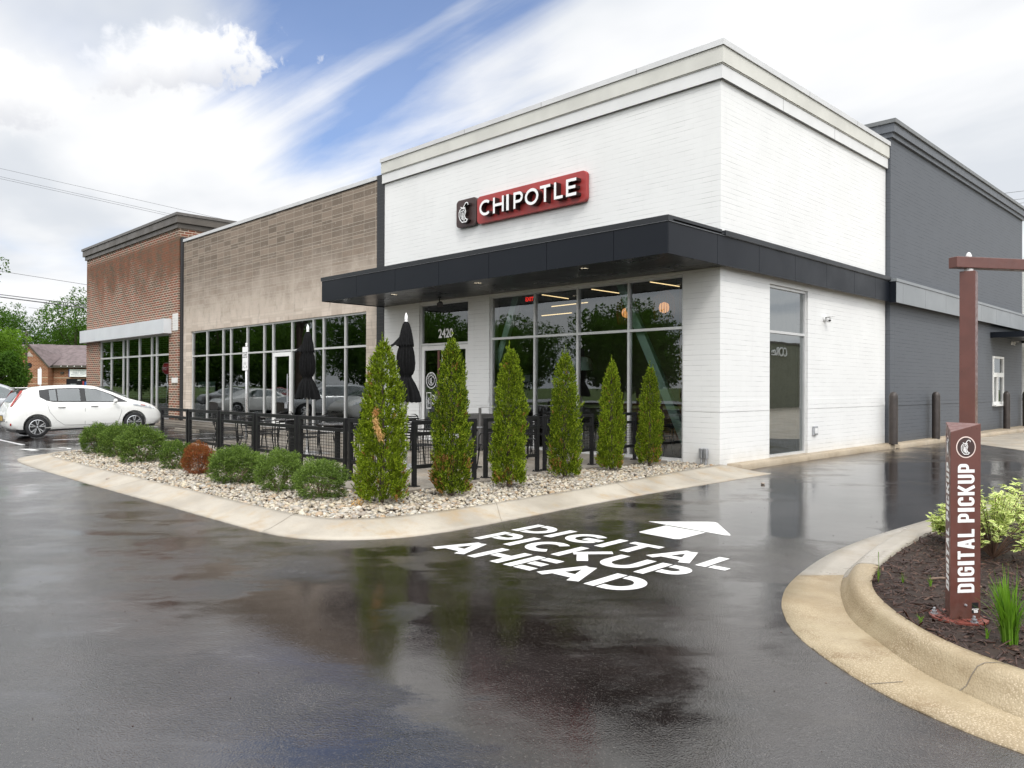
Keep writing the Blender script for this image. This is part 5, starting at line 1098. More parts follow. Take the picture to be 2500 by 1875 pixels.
# ------------------------------------------------------------------ cars
def fixn(ob):
    import bmesh
    bm = bmesh.new(); bm.from_mesh(ob.data); bmesh.ops.recalc_face_normals(bm, faces=bm.faces); bm.to_mesh(ob.data); bm.free()
def car(label, loc, rz, paint, prof, W=.885, wheels=(.77, 3.47), name='parked_car', r=.315, sidewin=None, detail=True, lamps='hatch', group=None, pitch=0):
    """prof rows: s, z_bottom, z_belt, z_top, half width, half roof width; s from the rear bumper"""
    o = empty(name, label, 'car', loc, rz, group); o.rotation_euler = (pitch, 0, rz)
    prof = np.array(prof); S = np.linspace(prof[0, 0], prof[-1, 0], 64)
    col_ = lambda k: np.interp(S, prof[:, 0], prof[:, k])
    def sm(a):
        for _ in range(2): a = np.concatenate([[a[0]], (a[:-2]+2*a[1:-1]+a[2:])/4, [a[-1]]])
        return a
    zb, zl, ztp, w, wr = (sm(col_(k)) for k in range(1, 6))
    V = []; nseg = 0
    def section(i):
        b, l, t, ww, rr_ = zb[i], zl[i], ztp[i], w[i], wr[i]; l = min(l, t-.03); g = t-l; k = min(1, g/.3)
        P = [(0, b), (ww*.75, b), (ww*.95, b+.05), (ww, b+.16), (ww*1.005, b+(l-b)*.45), (ww*.995, b+(l-b)*.72), (ww*.975, l-.03), (ww*.955, l)]
        sh = ww*.955
        P += [(sh+(rr_-sh)*.35*1, l+g*.35), (sh+(rr_-sh)*.70, l+g*.70), (sh+(rr_-sh)*.93, l+g*.90), (rr_*.86, l+g*.985), (rr_*.5, t), (0, t+.008)]
        return P
    m = 14
    for i, s in enumerate(S):
        P = section(i); V += [(x, s, z) for x, z in P]+[(-x, s, z) for x, z in P[1:-1][::-1]]
    k = 2*m-2; F = [(i*k+j, i*k+(j+1) % k, (i+1)*k+(j+1) % k, (i+1)*k+j) for i in range(len(S)-1) for j in range(k)]
    F.append(tuple(range(k))[::-1]); F.append(tuple((len(S)-1)*k+j for j in range(k)))
    body = MB().add(V, F).build('body', M[paint], o, autos=50); fixn(body)
    cut = MB()
    for s in wheels:
        for sx in (-1, 1):
            n = 28; x0, x1 = (sx*.55, sx*1.2); P = [(x, s+(r+.055)*math.cos(2*math.pi*i/n), r+.02+(r+.055)*math.sin(2*math.pi*i/n)) for x in (x0, x1) for i in range(n)]
            f = [tuple(range(n)), tuple(range(n, 2*n))[::-1]]+[(i, n+i, n+(i+1) % n, (i+1) % n) for i in range(n)]
            if sx < 0: f = [q[::-1] for q in f]
            cut.add(P, f)
    co = cut.build('cutter', M['plastic_black'], o); fixn(co); bm = body.modifiers.new('b', 'BOOLEAN'); bm.object = co; bm.operation = 'DIFFERENCE'; bm.solver = 'EXACT'
    dg = bpy.context.evaluated_depsgraph_get(); dg.update(); me = bpy.data.meshes.new_from_object(body.evaluated_get(dg)); body.modifiers.clear(); body.data = me; bpy.data.objects.remove(co)
    ub = MB().box(-W*.82, W*.82, .25, S[-1]-.3, .17, .30); ub.build('underbody', M['plastic_black'], o)
    for s in wheels: MB().tube([(-W+.1, s, r), (W-.1, s, r)], .05, 8).build('axle', M['plastic_black'], o)
    at = lambda s: int(round((s-S[0])/(S[-1]-S[0])*63))
    def side_x(s, z):
        i = min(63, max(0, at(s))); P = section(i); best = P[3][0]
        for (xa, za), (xb, zb_) in zip(P[3:], P[4:]):
            if za <= z <= zb_ and zb_ > za: return xa+(xb-xa)*(z-za)/(zb_-za)
        return best
    def patch(poly_low, poly_high, mat, name_, off=.006, sides=(1, -1), n=14):
        """side patch between a lower and an upper curve z(s); both lists of (s, z)"""
        for sx in sides:
            V = []; F = []; s0, s1 = max(poly_low[0][0], poly_high[0][0]), min(poly_low[-1][0], poly_high[-1][0])
            for i in range(n+1):
                s = s0+(s1-s0)*i/n; a = np.interp(s, *zip(*poly_low)); b = np.interp(s, *zip(*poly_high))
                for q in range(4): z = a+(b-a)*q/3; V.append((sx*(side_x(s, z)+off), s, z))
            for i in range(n):
                for q in range(3): f = (i*4+q, (i+1)*4+q, (i+1)*4+q+1, i*4+q+1); F.append(f if sx > 0 else f[::-1])
            MB().add(V, F).build(name_, mat, o, smooth=True)
    for lo, hi, mat, nm, off in sidewin: patch(lo, hi, M[mat], nm, off)
    def wheel(s, sx):
        t = MB(); prof_ = [(.20, -.10), (r-.03, -.105), (r-.005, -.085), (r, -.05), (r, .05), (r-.005, .085), (r-.03, .105), (.215, .10)]
        n = 36; P = [(x, rr_*math.cos(2*math.pi*i/n), rr_*math.sin(2*math.pi*i/n)) for rr_, x in prof_ for i in range(n)]; F = [(a*n+i, (a+1)*n+i, (a+1)*n+(i+1) % n, a*n+(i+1) % n) for a in range(len(prof_)-1) for i in range(n)]
        t.add(P, F); wo_ = t.build('wheel', M['rubber'], o, autos=50); wo_.location = (sx*(W-.115), s, r); wo_.rotation_euler = (0, 0, 0 if sx > 0 else math.pi)
        q = MB(); q.cur = 0; P = []
        for rr_, x in ((.222, .102), (.208, .108), (.20, .07)): P += [(x, rr_*math.cos(2*math.pi*i/n), rr_*math.sin(2*math.pi*i/n)) for i in range(n)]
        q.add(P, [(a*n+i, a*n+(i+1) % n, (a+1)*n+(i+1) % n, (a+1)*n+i)[::-1] for a in range(2) for i in range(n)]); q.cur = 1
        q.add([(.055, .205*math.cos(2*math.pi*i/n), .205*math.sin(2*math.pi*i/n)) for i in range(n)], [tuple(range(n))]); q.cur = 0
        for kx in range(5):
            a = 2*math.pi*kx/5+.3
            for d in (-.20, .20):
                u = Vector((0, math.cos(a+d*.45), math.sin(a+d*.45))); u2 = Vector((0, math.cos(a+d), math.sin(a+d))); tt = Vector((0, -u2.z, u2.y)); t1 = Vector((0, -u.z, u.y)); X = Vector((1, 0, 0))
                P = [u*.045-t1*.010+X*.10, u*.045+t1*.010+X*.10, u2*.204+tt*.020+X*.104, u2*.204-tt*.020+X*.104]; P2 = [p-X*.03 for p in P]
                q.add(P+P2, [(0, 1, 2, 3), (0, 4, 5, 1), (1, 5, 6, 2), (3, 7, 4, 0)])
        q.lathe([(0, 0), (.035, 0), (.03, .015), (0, .018)], (0, 0, 0), 14)
        for v in range(len(q.v)-56, len(q.v)): x, y, z = q.v[v]; q.v[v] = (.095+z, x, y)
        q.build('rim', [M['rim_alu'], M['plastic_black']], wo_)
    for s in wheels:
        for sx in (1, -1): wheel(s, sx)
    mir = .62*S[-1]+.14 if lamps == 'hatch' else .60*S[-1]
    for sx in (1, -1):
        c = MB().lathe([(0, -.11), (.06, -.09), (.08, 0), (.07, .07), (0, .10)], (0, 0, 0), 14).build('wing_mirror', M[paint], o, smooth=True); c.location = (sx*(W+.10), mir, 1.02); c.rotation_euler = (0, R(90), 0); c.scale = (.9, .75, .95)
    return o, side_x, patch, (S, zb, zl, ztp, w, wr)
HATCH = [(0.0, .42, .60, .66, .62, .55), (.04, .32, .80, .86, .76, .58), (.12, .25, .93, 1.00, .83, .58), (.28, .22, 1.02, 1.22, .865, .57), (.45, .20, 1.04, 1.43, .88, .58), (.60, .19, 1.04, 1.475, .885, .60), (1.1, .18, 1.02, 1.53, .885, .615), (1.8, .18, .99, 1.55, .885, .62), (2.4, .18, .97, 1.51, .885, .61), (2.9, .18, .965, 1.33, .885, .60),
         (3.35, .18, .96, 1.10, .88, .62), (3.6, .18, .90, 1.02, .875, .62), (3.95, .19, .82, .93, .85, .58), (4.2, .21, .72, .82, .78, .52), (4.36, .25, .60, .68, .66, .45), (4.44, .33, .48, .54, .50, .36)]
g_lo = [(.93, 1.13), (1.15, 1.055), (2.0, 1.02), (3.02, .985), (3.25, .985)]
g_hi = [(.80, 1.40), (1.2, 1.445), (1.9, 1.455), (2.45, 1.40), (2.85, 1.22), (3.25, 1.00)]
SW_ = [([(.86, 1.20), (1.10, 1.05), (2.0, 1.015), (3.0, .98), (3.30, .975)], [(.86, 1.41), (1.2, 1.452), (1.9, 1.462), (2.45, 1.405), (2.85, 1.235), (3.30, .99)], 'plastic_black', 'window_surround', .004),
       ([(1.12, 1.09), (1.30, 1.075)], [(1.12, 1.40), (1.30, 1.42)], 'car_glass', 'quarter_window', .012),
       ([(1.34, 1.07), (1.95, 1.045)], [(1.34, 1.425), (1.95, 1.435)], 'car_glass', 'side_window', .012),
       ([(2.10, 1.04), (2.93, 1.005)], [(2.10, 1.43), (2.45, 1.38), (2.80, 1.225), (2.93, 1.14)], 'car_glass', 'side_window', .012)]
LX = -19.43
car_o, sxf, ptch, _ = car('white electric hatchback parked nose-in beside the fence, rear wheel and right side in view', (LX, -7.78, 0), R(-2), 'car_white', HATCH, sidewin=SW_, pitch=R(1.5))
def ribbon_side(o, f, pts, wd, mat, name, off=.004, sides=(1, -1)):
    for sx in sides:
        mb = MB(); P = [Vector((s, z)) for s, z in pts]; Lf, Rt = ribbon([tuple(p) for p in P], wd, False)
        for i in range(len(P)-1): 
            q = [(sx*(f(p.x, p.y)+off), p.x, p.y) for p in (Rt[i], Rt[i+1], Lf[i+1], Lf[i])]; mb.quad(*(q if sx > 0 else q[::-1]))
        mb.build(name, mat, o)
seam = simple('panel_gap', (.13, .13, .125), .6)
ribbon_side(car_o, sxf, [(1.02, 1.10), (1.05, .95), (1.10, .75), (1.28, .50), (1.48, .34), (2.05, .32)], .009, seam, 'door_seam'); ribbon_side(car_o, sxf, [(2.03, 1.04), (2.06, .8), (2.04, .33)], .009, seam, 'door_seam')
ribbon_side(car_o, sxf, [(3.08, .96), (3.10, .7), (3.02, .45), (2.95, .33), (2.04, .32)], .009, seam, 'door_seam'); ribbon_side(car_o, sxf, [(.95, .285), (3.05, .265)], .02, simple('sill_grey', (.45, .45, .43), .5), 'sill_line')
for s in (1.42, 2.32):
    for sx in (1, -1):
        MB().tube([(sx*(sxf(s, .88)+.005), s-.10, .885), (sx*(sxf(s, .88)+.03), s-.07, .888), (sx*(sxf(s, .88)+.03), s+.07, .888), (sx*(sxf(s, .88)+.005), s+.10, .885)], .013, 6).build('door_handle_and_shade', M['car_white'], car_o, smooth=True)
        MB().box(-.004, .004, -.09, .09, -.008, .008).build('door_handle_and_shade', simple('handle_shadow', (.2, .2, .2), .5), car_o).location = (sx*(sxf(s, .87)+.006), s, .868)  # thin grey plate painted as the shade below each handle
# rear glass, tail lamps, plate, windscreen, headlamps
mb = MB(); mb.quad((-.56, .175, 1.06), (.56, .175, 1.06), (.50, .445, 1.40), (-.50, .445, 1.40)); rg_ = mb.build('rear_window', M['car_glass'], car_o); rg_.location = (0, -.022, .015)
mb = MB(); mb.box(-.58, .58, .28, .62, 1.475, 1.50); mb.build('spoiler', M['car_white'], car_o, bevel=.01)
for sx in (-1, 1):
    mb = MB(); mb.add([(sx*.66, .15, .93), (sx*.745, .19, .95), (sx*.66, .50, 1.40), (sx*.60, .44, 1.40)], [(0, 1, 2, 3) if sx > 0 else (3, 2, 1, 0)]); t_ = mb.build('tail_lamp', M['lamp_red'], car_o); t_.location = (sx*.03, -.045, .01)
    mb = MB(); mb.lathe([(0, -.05), (.035, -.04), (.04, 0), (.03, .04), (0, .05)], (0, 0, 0), 10); h_ = mb.build('rear_reflector', M['lamp_red'], car_o, smooth=True); h_.location = (sx*.80, .10, .42); h_.scale = (.5, 1, .4); h_.rotation_euler = (R(90), 0, 0)
ptch([(3.45, .87), (3.95, .75), (4.10, .72)], [(3.45, .93), (3.95, .85), (4.10, .78)], M['headlamp'], 'headlight', .010)
ptch([(3.68, .86), (3.82, .83)], [(3.68, .885), (3.82, .86)], M['lamp_red'], 'side_marker', .014)
MB().box(-.26, .26, -.012, -.004, .52, .66).build('number_plate', M['plate_yellow'], car_o); MB().box(-.28, .28, -.006, .01, .50, .68).build('plate_frame', M['plastic_black'], car_o)
mb = MB(); mb.quad((-.60, 2.56, 1.44), (.60, 2.56, 1.44), (.66, 3.34, 1.10), (-.66, 3.34, 1.10)); q = mb.build('windscreen', M['car_glass'], car_o); q.location = (0, .04, .045)
SEDAN = [(0, .40, .75, .80, .70, .6), (.10, .26, .92, .98, .84, .62), (.5, .22, .96, 1.03, .89, .64), (.9, .20, .97, 1.08, .90, .62), (1.25, .19, .97, 1.30, .905, .60), (1.7, .18, .96, 1.42, .905, .60), (2.4, .18, .95, 1.45, .905, .60), (2.9, .18, .95, 1.38, .905, .59), (3.5, .18, .95, 1.08, .90, .60), (3.9, .18, .90, .97, .89, .62), (4.5, .20, .80, .88, .85, .60), (4.82, .30, .65, .70, .70, .50)]
SW2 = [([(1.15, .99), (3.25, .98)], [(1.15, 1.05), (1.55, 1.33), (2.4, 1.385), (2.85, 1.30), (3.25, 1.06)], 'car_glass', 'side_window', .008)]
c1o, f1, p1_, _ = car('long silver saloon seen only as a reflection in the stone shop windows', (-49.2, -15.5, 0), R(35), 'car_silver', SEDAN, W=.905, wheels=(1.0, 3.85), sidewin=SW2, lamps='sedan')
SUV = [(0, .40, .90, 1.0, .72, .6), (.08, .30, 1.05, 1.35, .88, .66), (.25, .26, 1.08, 1.62, .92, .68), (1.0, .25, 1.08, 1.70, .93, .68), (2.4, .25, 1.06, 1.69, .93, .67), (2.9, .25, 1.05, 1.52, .93, .65), (3.35, .25, 1.05, 1.18, .92, .66), (4.2, .28, .98, 1.05, .88, .62), (4.6, .36, .75, .80, .72, .5)]
SW3 = [([(.35, 1.12), (3.1, 1.10)], [(.35, 1.55), (1.0, 1.60), (2.4, 1.58), (2.8, 1.45), (3.1, 1.25)], 'car_glass', 'side_window', .008)]
c2o, _, _, _ = car('dusty white vehicle parked behind the white hatchback, at the left edge', (-26.0, -9.2, 0), R(3), 'car_silver', SUV, W=.93, wheels=(.9, 3.7), sidewin=SW3, r=.36)
c3o, _, _, _ = car('pale car roof showing under the leafy tree at the left edge', (-33.5, -9.3, 0), R(-2), 'car_white', SEDAN, W=.905, wheels=(1.0, 3.85), sidewin=SW2, lamps='sedan')
c4o, _, _, _ = car('dark red car seen only as a reflection behind the silver saloon', (-51.5, -20.5, 0), R(30), 'car_red', SEDAN, W=.905, wheels=(1.0, 3.85), sidewin=SW2, lamps='sedan')

# ------------------------------------------------------------------ pebbles and mulch (numpy)
def pip(P, poly):
    x, y = P[:, 0], P[:, 1]; inside = np.zeros(len(P), bool); n = len(poly)
    for i in range(n):
        x1, y1 = poly[i]; x2, y2 = poly[(i+1) % n]
        c = ((y1 > y) != (y2 > y)) & (x < (x2-x1)*(y-y1)/((y2-y1) if y2 != y1 else 1e-9)+x1); inside ^= c
    return inside
def rotmats(n, rg, tilt=1.0):
    a = rg.uniform(0, 2*np.pi, n); b = rg.normal(0, tilt, n); c = rg.normal(0, tilt, n)
    ca, sa, cb, sb_, cc_, sc2 = np.cos(a), np.sin(a), np.cos(b), np.sin(b), np.cos(c), np.sin(c)
    Rz = np.zeros((n, 3, 3)); Rz[:, 0, 0] = ca; Rz[:, 0, 1] = -sa; Rz[:, 1, 0] = sa; Rz[:, 1, 1] = ca; Rz[:, 2, 2] = 1
    Rx = np.zeros((n, 3, 3)); Rx[:, 0, 0] = 1; Rx[:, 1, 1] = cb; Rx[:, 1, 2] = -sb_; Rx[:, 2, 1] = sb_; Rx[:, 2, 2] = cb
    Ry = np.zeros((n, 3, 3)); Ry[:, 1, 1] = 1; Ry[:, 0, 0] = cc_; Ry[:, 0, 2] = sc2; Ry[:, 2, 0] = -sc2; Ry[:, 2, 2] = cc_
    return Rz @ Rx @ Ry
def ico(sub):
    import bmesh
    bm = bmesh.new(); bmesh.ops.create_icosphere(bm, subdivisions=sub, radius=1); V = np.array([v.co[:] for v in bm.verts]); F = np.array([[v.index for v in f.verts] for f in bm.faces]); bm.free(); return V, F
def scatter(Vb, Fb, C, S, Rm, jitter, rg):
    n = len(C); V = Vb[None]*(1+rg.uniform(-jitter, jitter, (n, len(Vb), 1))); V = V*S[:, None, :]; V = np.einsum('nij,nkj->nki', Rm, V)+C[:, None, :]
    F = Fb[None]+(np.arange(n)*len(Vb))[:, None, None]; return V.reshape(-1, 3), F.reshape(-1, Fb.shape[1])
rg = np.random.default_rng(11)
inn = resample(smoothline(ISL_IN), 120); bedp = inn+[(-1.0, -.03), (-1.24, -2.06), (-1.34, -3.46), (-1.12, -4.84), (-1.02, -6.66), (-1.5, -7.06), (-5, -7.08), (-9.5, -7.14), (-11.05, -7.72), (-11.3, -8.25)]
P = rg.uniform((-11.6, -8.9), (.8, .05), (60000, 2)); P = P[pip(P, bedp)]
print('pebble candidates', len(P)); P = P[:22500] if len(P) > 22500 else P
n = len(P); Vb, Fb = ico(2); s = rg.lognormal(math.log(.0215), .32, n).clip(.011, .045)
S = np.stack([s*rg.uniform(1.0, 1.5, n), s*rg.uniform(.8, 1.05, n), s*rg.uniform(.5, .8, n)], 1)
C = np.stack([P[:, 0], P[:, 1], .088+rg.uniform(0, .028, n)+.01*np.sin(P[:, 0]*5)*np.cos(P[:, 1]*6)], 1)
near = np.linalg.norm(P-np.array([CAM.x, CAM.y]), axis=1) < 10.5; V1, F1 = ico(1)
va, fa = scatter(Vb, Fb, C[near], S[near], rotmats(near.sum(), rg, .35), .10, rg); vb_, fb_ = scatter(V1, F1, C[~near], S[~near], rotmats((~near).sum(), rg, .35), .10, rg)
o = npmesh('pebbles', np.concatenate([va, vb_]), np.concatenate([fa, fb_+len(va)]), M['pebble'], smooth=True); o['kind'] = 'stuff'; tag(o, 'pale mixed river pebbles covering the planting island', 'pebbles')
# a few stray stones on the lane and the apron
def stone_at(x, y, z, s, lab):
    Vv, Ff = ico(2); Vv = Vv*(1+rg.uniform(-.15, .15, (len(Vv), 1)))*np.array([s*1.3, s, s*.7]); q = npmesh('loose_stone', Vv, Ff, M['pebble'], smooth=True); q.location = (x, y, z+s*.5); tag(q, lab, 'stone', 'loose stones on the lane')
stone_at(-9.9, -9.75, 0, .035, 'small pale stone lying on the asphalt left of the island tip'); stone_at(-5.9, -9.02, .05, .03, 'small pale stone lying on the concrete apron near its left end'); stone_at(1.55, -1.3, 0, .03, 'small tan stone on the wet lane beside the white corner')
P = rg.uniform((-11.6, -8.9), (.8, .05), (1500, 2)); P = P[pip(P, bedp)][:420]; C = np.stack([P[:, 0], P[:, 1], np.full(len(P), .125)], 1); D = rg.normal(size=(len(P), 3)); D[:, 2] *= .25
va, fa = None, None
def litter():
    D2 = D/np.linalg.norm(D, axis=1, keepdims=True); S2 = np.cross(D2, np.array([0, 0, 1.0])); l_ = rg.uniform(.015, .05, len(P))[:, None]; w_ = l_*.28
    V = np.stack([C, C+D2*l_*.5+S2*w_, C+D2*l_, C+D2*l_*.5-S2*w_], 1).reshape(-1, 3); q = npmesh('leaf_litter', V, np.arange(len(V)).reshape(-1, 4), M['arbor_dry']); tag(q, 'dry brown leaf scraps lying among the pebbles', 'leaf litter', kind='stuff')
litter()
# grit on the wet lane
P = rg.uniform((-9, -13), (7, -1), (700, 2)); dd_ = np.linalg.norm(P-np.array([CAM.x, CAM.y]), axis=1); P = P[(dd_ < 11) & ~pip(P, resample(smoothline(ISL_OUT), 120)+[(-1, 1), (-12, 1)]) & ~pip(P, resample(smoothline(GUT), 200))]
s = rg.uniform(.002, .0055, len(P)); Vg, Fg = ico(1); va, fa = scatter(Vg, Fg, np.stack([P[:, 0], P[:, 1], s*.3], 1), np.stack([s, s*.8, s*.5], 1), rotmats(len(P), rg, .3), .25, rg)
o = npmesh('grit', va, fa, M['mulch']); tag(o, 'tiny grit scattered over the wet asphalt', 'grit', kind='stuff')
# mulch
inn2 = resample(smoothline(INN), 260); P = rg.uniform((5.0, -8.9), (11.5, 1.9), (150000, 2)); P = P[pip(P, inn2)]
dist = np.linalg.norm(P-np.array([CAM.x, CAM.y]), axis=1); keep = rg.random(len(P)) < np.clip((7.0/dist)**2, .12, 1); P = P[keep][:30000]; n = len(P)
print('mulch', n)
L_ = rg.lognormal(math.log(.019), .45, n).clip(.006, .06); W_ = L_*rg.uniform(.09, .28, n); T_ = rg.uniform(.0015, .004, n)
Vb = np.array([(-1, -.5, -.5), (-.3, -1, -.3), (1, -.4, -.8), (1, .5, -.6), (.2, 1, -.2), (-1, .6, -.6), (-1, -.5, .5), (-.3, -1, .8), (1, -.4, .3), (1, .5, .4), (.2, 1, .9), (-1, .6, .5)], float)
Fb = np.array([(0, 1, 7, 6), (1, 2, 8, 7), (2, 3, 9, 8), (3, 4, 10, 9), (4, 5, 11, 10), (5, 0, 6, 11), (6, 7, 10, 11), (7, 8, 9, 10)])
C = np.stack([P[:, 0], P[:, 1], .128+rg.uniform(0, .026, n)+.012*np.sin(P[:, 0]*4)*np.sin(P[:, 1]*3.3)], 1)
va, fa = scatter(Vb, Fb, C, np.stack([L_, W_, T_], 1), rotmats(n, rg, .38), .12, rg)
o = npmesh('mulch', va, fa, M['mulch']); o['kind'] = 'stuff'; tag(o, 'wet dark brown shredded bark mulch filling the bed', 'mulch')

# ------------------------------------------------------------------ foliage
def leaves(C, D, Ln, Wd, rg, fold=.0, uv=False):
    """one pointed leaf per centre: C base, D direction, lengths, widths -> 2 quads"""
    n = len(C); D = D/np.linalg.norm(D, axis=1, keepdims=True); r = rg.normal(size=(n, 3)); S = np.cross(D, r); S /= np.linalg.norm(S, axis=1, keepdims=True); Nn = np.cross(S, D)
    L1 = Ln[:, None]; W1 = Wd[:, None]/2
    a = C; b = C+D*L1*.45+S*W1+Nn*W1*fold; c = C+D*L1; d = C+D*L1*.45-S*W1+Nn*W1*fold
    V = np.stack([a, b, c, d], 1).reshape(-1, 3); F = np.arange(n*4).reshape(-1, 4); return V, F
def arborvitae_mesh(seed, H, Rb, n=3000, gap=.35, top2=0):
    rg = np.random.default_rng(seed); k = 17; bend = rg.uniform(-.06, .06, 2); pw = rg.uniform(.85, 1.2)
    t = rg.beta(1.0, 1.25, n); ph = rg.uniform(0, 2*np.pi, n)
    prof = np.interp(t**pw, [0, .04, .15, .35, .6, .8, .92, 1.0], [.86, .96, 1.0, .97, .84, .62, .36, .05])
    lob = 1+.13*np.sin(ph*3+t*9+seed)+.10*np.sin(ph*5-t*14+seed*2)+.10*np.sin(t*34+ph*4+seed)+.08*np.sin(t*61-ph*7)
    depth = 1-rg.beta(1, 2.6, n)*.65; r = Rb*prof*lob*depth; z = .05+t*(H-.11)
    base = np.stack([r*np.cos(ph)*(1.08 if seed % 2 else .95)+bend[0]*t**2, r*np.sin(ph)+bend[1]*t**2, z], 1)
    if top2: base[:, 0] += np.where(t > .82, (t-.82)*.35*np.where(rg.random(n) < .5, 1, -1)*H*.25, 0)
    outd = np.stack([np.cos(ph), np.sin(ph), np.full(n, .0)], 1)+rg.normal(0, .25, (n, 3)); outd[:, 2] = rg.uniform(.55, 1.5, n)
    outd /= np.linalg.norm(outd, axis=1, keepdims=True)
    side = np.cross(outd, rg.normal(size=(n, 3))); side /= np.linalg.norm(side, axis=1, keepdims=True)
    Ls = rg.uniform(.06, .155, n)*(1-.30*t)
    Cs = []; Ds = []; Ln = []; Wd = []; grp = []
    for j in range(k):
        f = (j+.5)/k; sg = 1 if j % 2 else -1
        Cs.append(base+outd*(Ls*f*.9)[:, None]); Ds.append(outd*(.75)+side*(sg*.75*(1-f*.4))+rg.normal(0, .15, (n, 3))); Ln.append(Ls*(.52-.30*f)*rg.uniform(.8, 1.2, n)); Wd.append(np.full(n, .0115)*rg.uniform(.8, 1.4, n)); grp.append(np.arange(n))
    C = np.concatenate(Cs); D = np.concatenate(Ds); V, F = leaves(C, D, np.concatenate(Ln), np.concatenate(Wd), rg)
    tt = np.tile(t, k); ssel = np.tile(rg.random(n), k); dep = np.tile(depth, k)
    patch = np.sin(np.tile(ph, k)*2+seed)+np.sin(tt*11+seed*3)
    dry = ((tt < .26) & (ssel < .24) & (patch > .1)) | ((ssel < .012)) | ((dep < .55) & (ssel < .15))
    return V, F, dry.astype(np.int32), H, Rb
def crown_part(parent, data, mats, name='crown'):
    V, F, mi, H, Rb = data; return npmesh(name, V, F, mats, parent, mi=mi)
conds = [arborvitae_mesh(s, 2.05, .33) for s in (1, 2, 3, 7, 5, 9)]
T6 = [((-.50, -7.45), 2.08, .265, 0, 'biggest conifer, nearest the kerb corner, with a bright tan dead sprig on its side'), ((-.36, -6.40), 2.14, .235, 1, 'narrow conifer second from the left, in front of the entrance doors'), ((-.52, -5.15), 2.08, .218, 2, 'third conifer from the left, in front of the white pier and first window'),
      ((-.68, -3.70), 2.07, .212, 3, 'fourth conifer from the left, with a brown dry tip'), ((-.84, -2.28), 1.96, .198, 4, 'fifth conifer from the left, with its bare trunk showing at the foot'), ((-.93, -.98), 1.90, .188, 5, 'rightmost and smallest conifer, next to the white corner pier')]
protos = {}
for i, ((x, y), H, r_, k, lab) in enumerate(T6):
    o = empty('conifer', lab, 'conifer', (x, y, .10), R(70*i+20), 'conifers in a row along the patio'); sc3 = (r_/.33, r_/.33, H/2.05)
    if k in protos: c = protos[k].copy(); col.objects.link(c); c.parent = o
    else: c = crown_part(o, conds[k], [M['arbor_leaf'], M['arbor_dry']]); protos[k] = c
    c.scale = sc3
    tr = MB().tube([(0, 0, 0), (.01, 0, .5), (0, .01, 1.2), (0, 0, H*.93)], [.035, .03, .02, .004], 8)
    for q in range(16):
        a = random.uniform(0, 6.28); z = random.uniform(.12, H*.7); rr_ = r_*.6*(1-z/H); tr.tube([(0, 0, z), (rr_*math.cos(a), rr_*math.sin(a), z+.2)], .005, 4)
    tr.build('trunk', M['bark'], o)
    # feathery leader at the tip
    m_ = 150; tz = rg.uniform(0, .26, m_); dd = rg.normal(0, .5, (m_, 3)); dd[:, 2] = rg.uniform(.8, 1.6, m_); br = rg.integers(0, 3, m_); off = np.array([(0, 0), (.05, .02), (-.045, .03)])[br]*(.4+tz[:, None]*3)
    Cc = np.stack([off[:, 0], off[:, 1], H-.16+tz*np.array([1, .7, .6])[br]], 1); V, F = leaves(Cc, dd, rg.uniform(.02, .045, m_), np.full(m_, .010), rg); npmesh('leader', V, F, M['arbor_leaf'], o)
    if i == 0:
        def sprig(cx, cy, z0, n_, mat, ln, sp):
            c0 = np.array([cx, cy, z0]); t_ = rg.uniform(0, 1, n_)[:, None]; Cc = c0+t_*np.array(ln)+rg.normal(0, sp, (n_, 3)); dd = np.tile(np.array(ln)/np.linalg.norm(ln), (n_, 1))+rg.normal(0, .5, (n_, 3)); V, F = leaves(Cc, dd, rg.uniform(.03, .06, n_), rg.uniform(.010, .018, n_), rg); q = npmesh('dead_sprig', V, F, M[mat], o); q.rotation_euler = (0, 0, -R(20)); q['label'] = 'bright tan dead sprig'
        sprig(.20, -.26, 1.12, 260, 'arbor_bright', (.12, .02, -.26), .018); sprig(.17, -.20, 1.22, 70, 'arbor_dry', (.03, -.04, -.06), .02); sprig(.0, -.33, .06, 160, 'arbor_bright', (.03, -.06, -.07), .045)
def bush_mesh(seed, n=2300, k=9, round_=1.0, flat=.15):
    rg = np.random.default_rng(seed); d = rg.normal(size=(n, 3)); d[:, 2] = np.where(rg.random(n) < .7, np.abs(d[:, 2]), -np.abs(d[:, 2])*.8); d /= np.linalg.norm(d, axis=1, keepdims=True)
    lob = 1+.09*np.sin(5*np.arctan2(d[:, 1], d[:, 0])+seed)+.10*np.sin(7*d[:, 2]+4*d[:, 0]+seed)+.08*np.sin(9*d[:, 1]+seed)
    dep = 1.06-rg.beta(1, 2.8, n)*.55; base = d*(lob*dep)[:, None]*.5; base[:, 2] = base[:, 2]*1.05+.50
    Cs = []; Ds = []; Ln = []; Wd = []
    for j in range(k):
        Cs.append(base+d*.012*j+rg.normal(0, .009, (n, 3))); dd = d*.7+rg.normal(0, .75, (n, 3)); dd[:, 2] += .5; Ds.append(dd); Ln.append(rg.uniform(.030, .060, n)); Wd.append(rg.uniform(.012, .022, n))
    V, F = leaves(np.concatenate(Cs), np.concatenate(Ds), np.concatenate(Ln), np.concatenate(Wd), rg, .3); return V, F
BP = {}
for s in (1, 2, 3): BP[s] = bush_mesh(s)
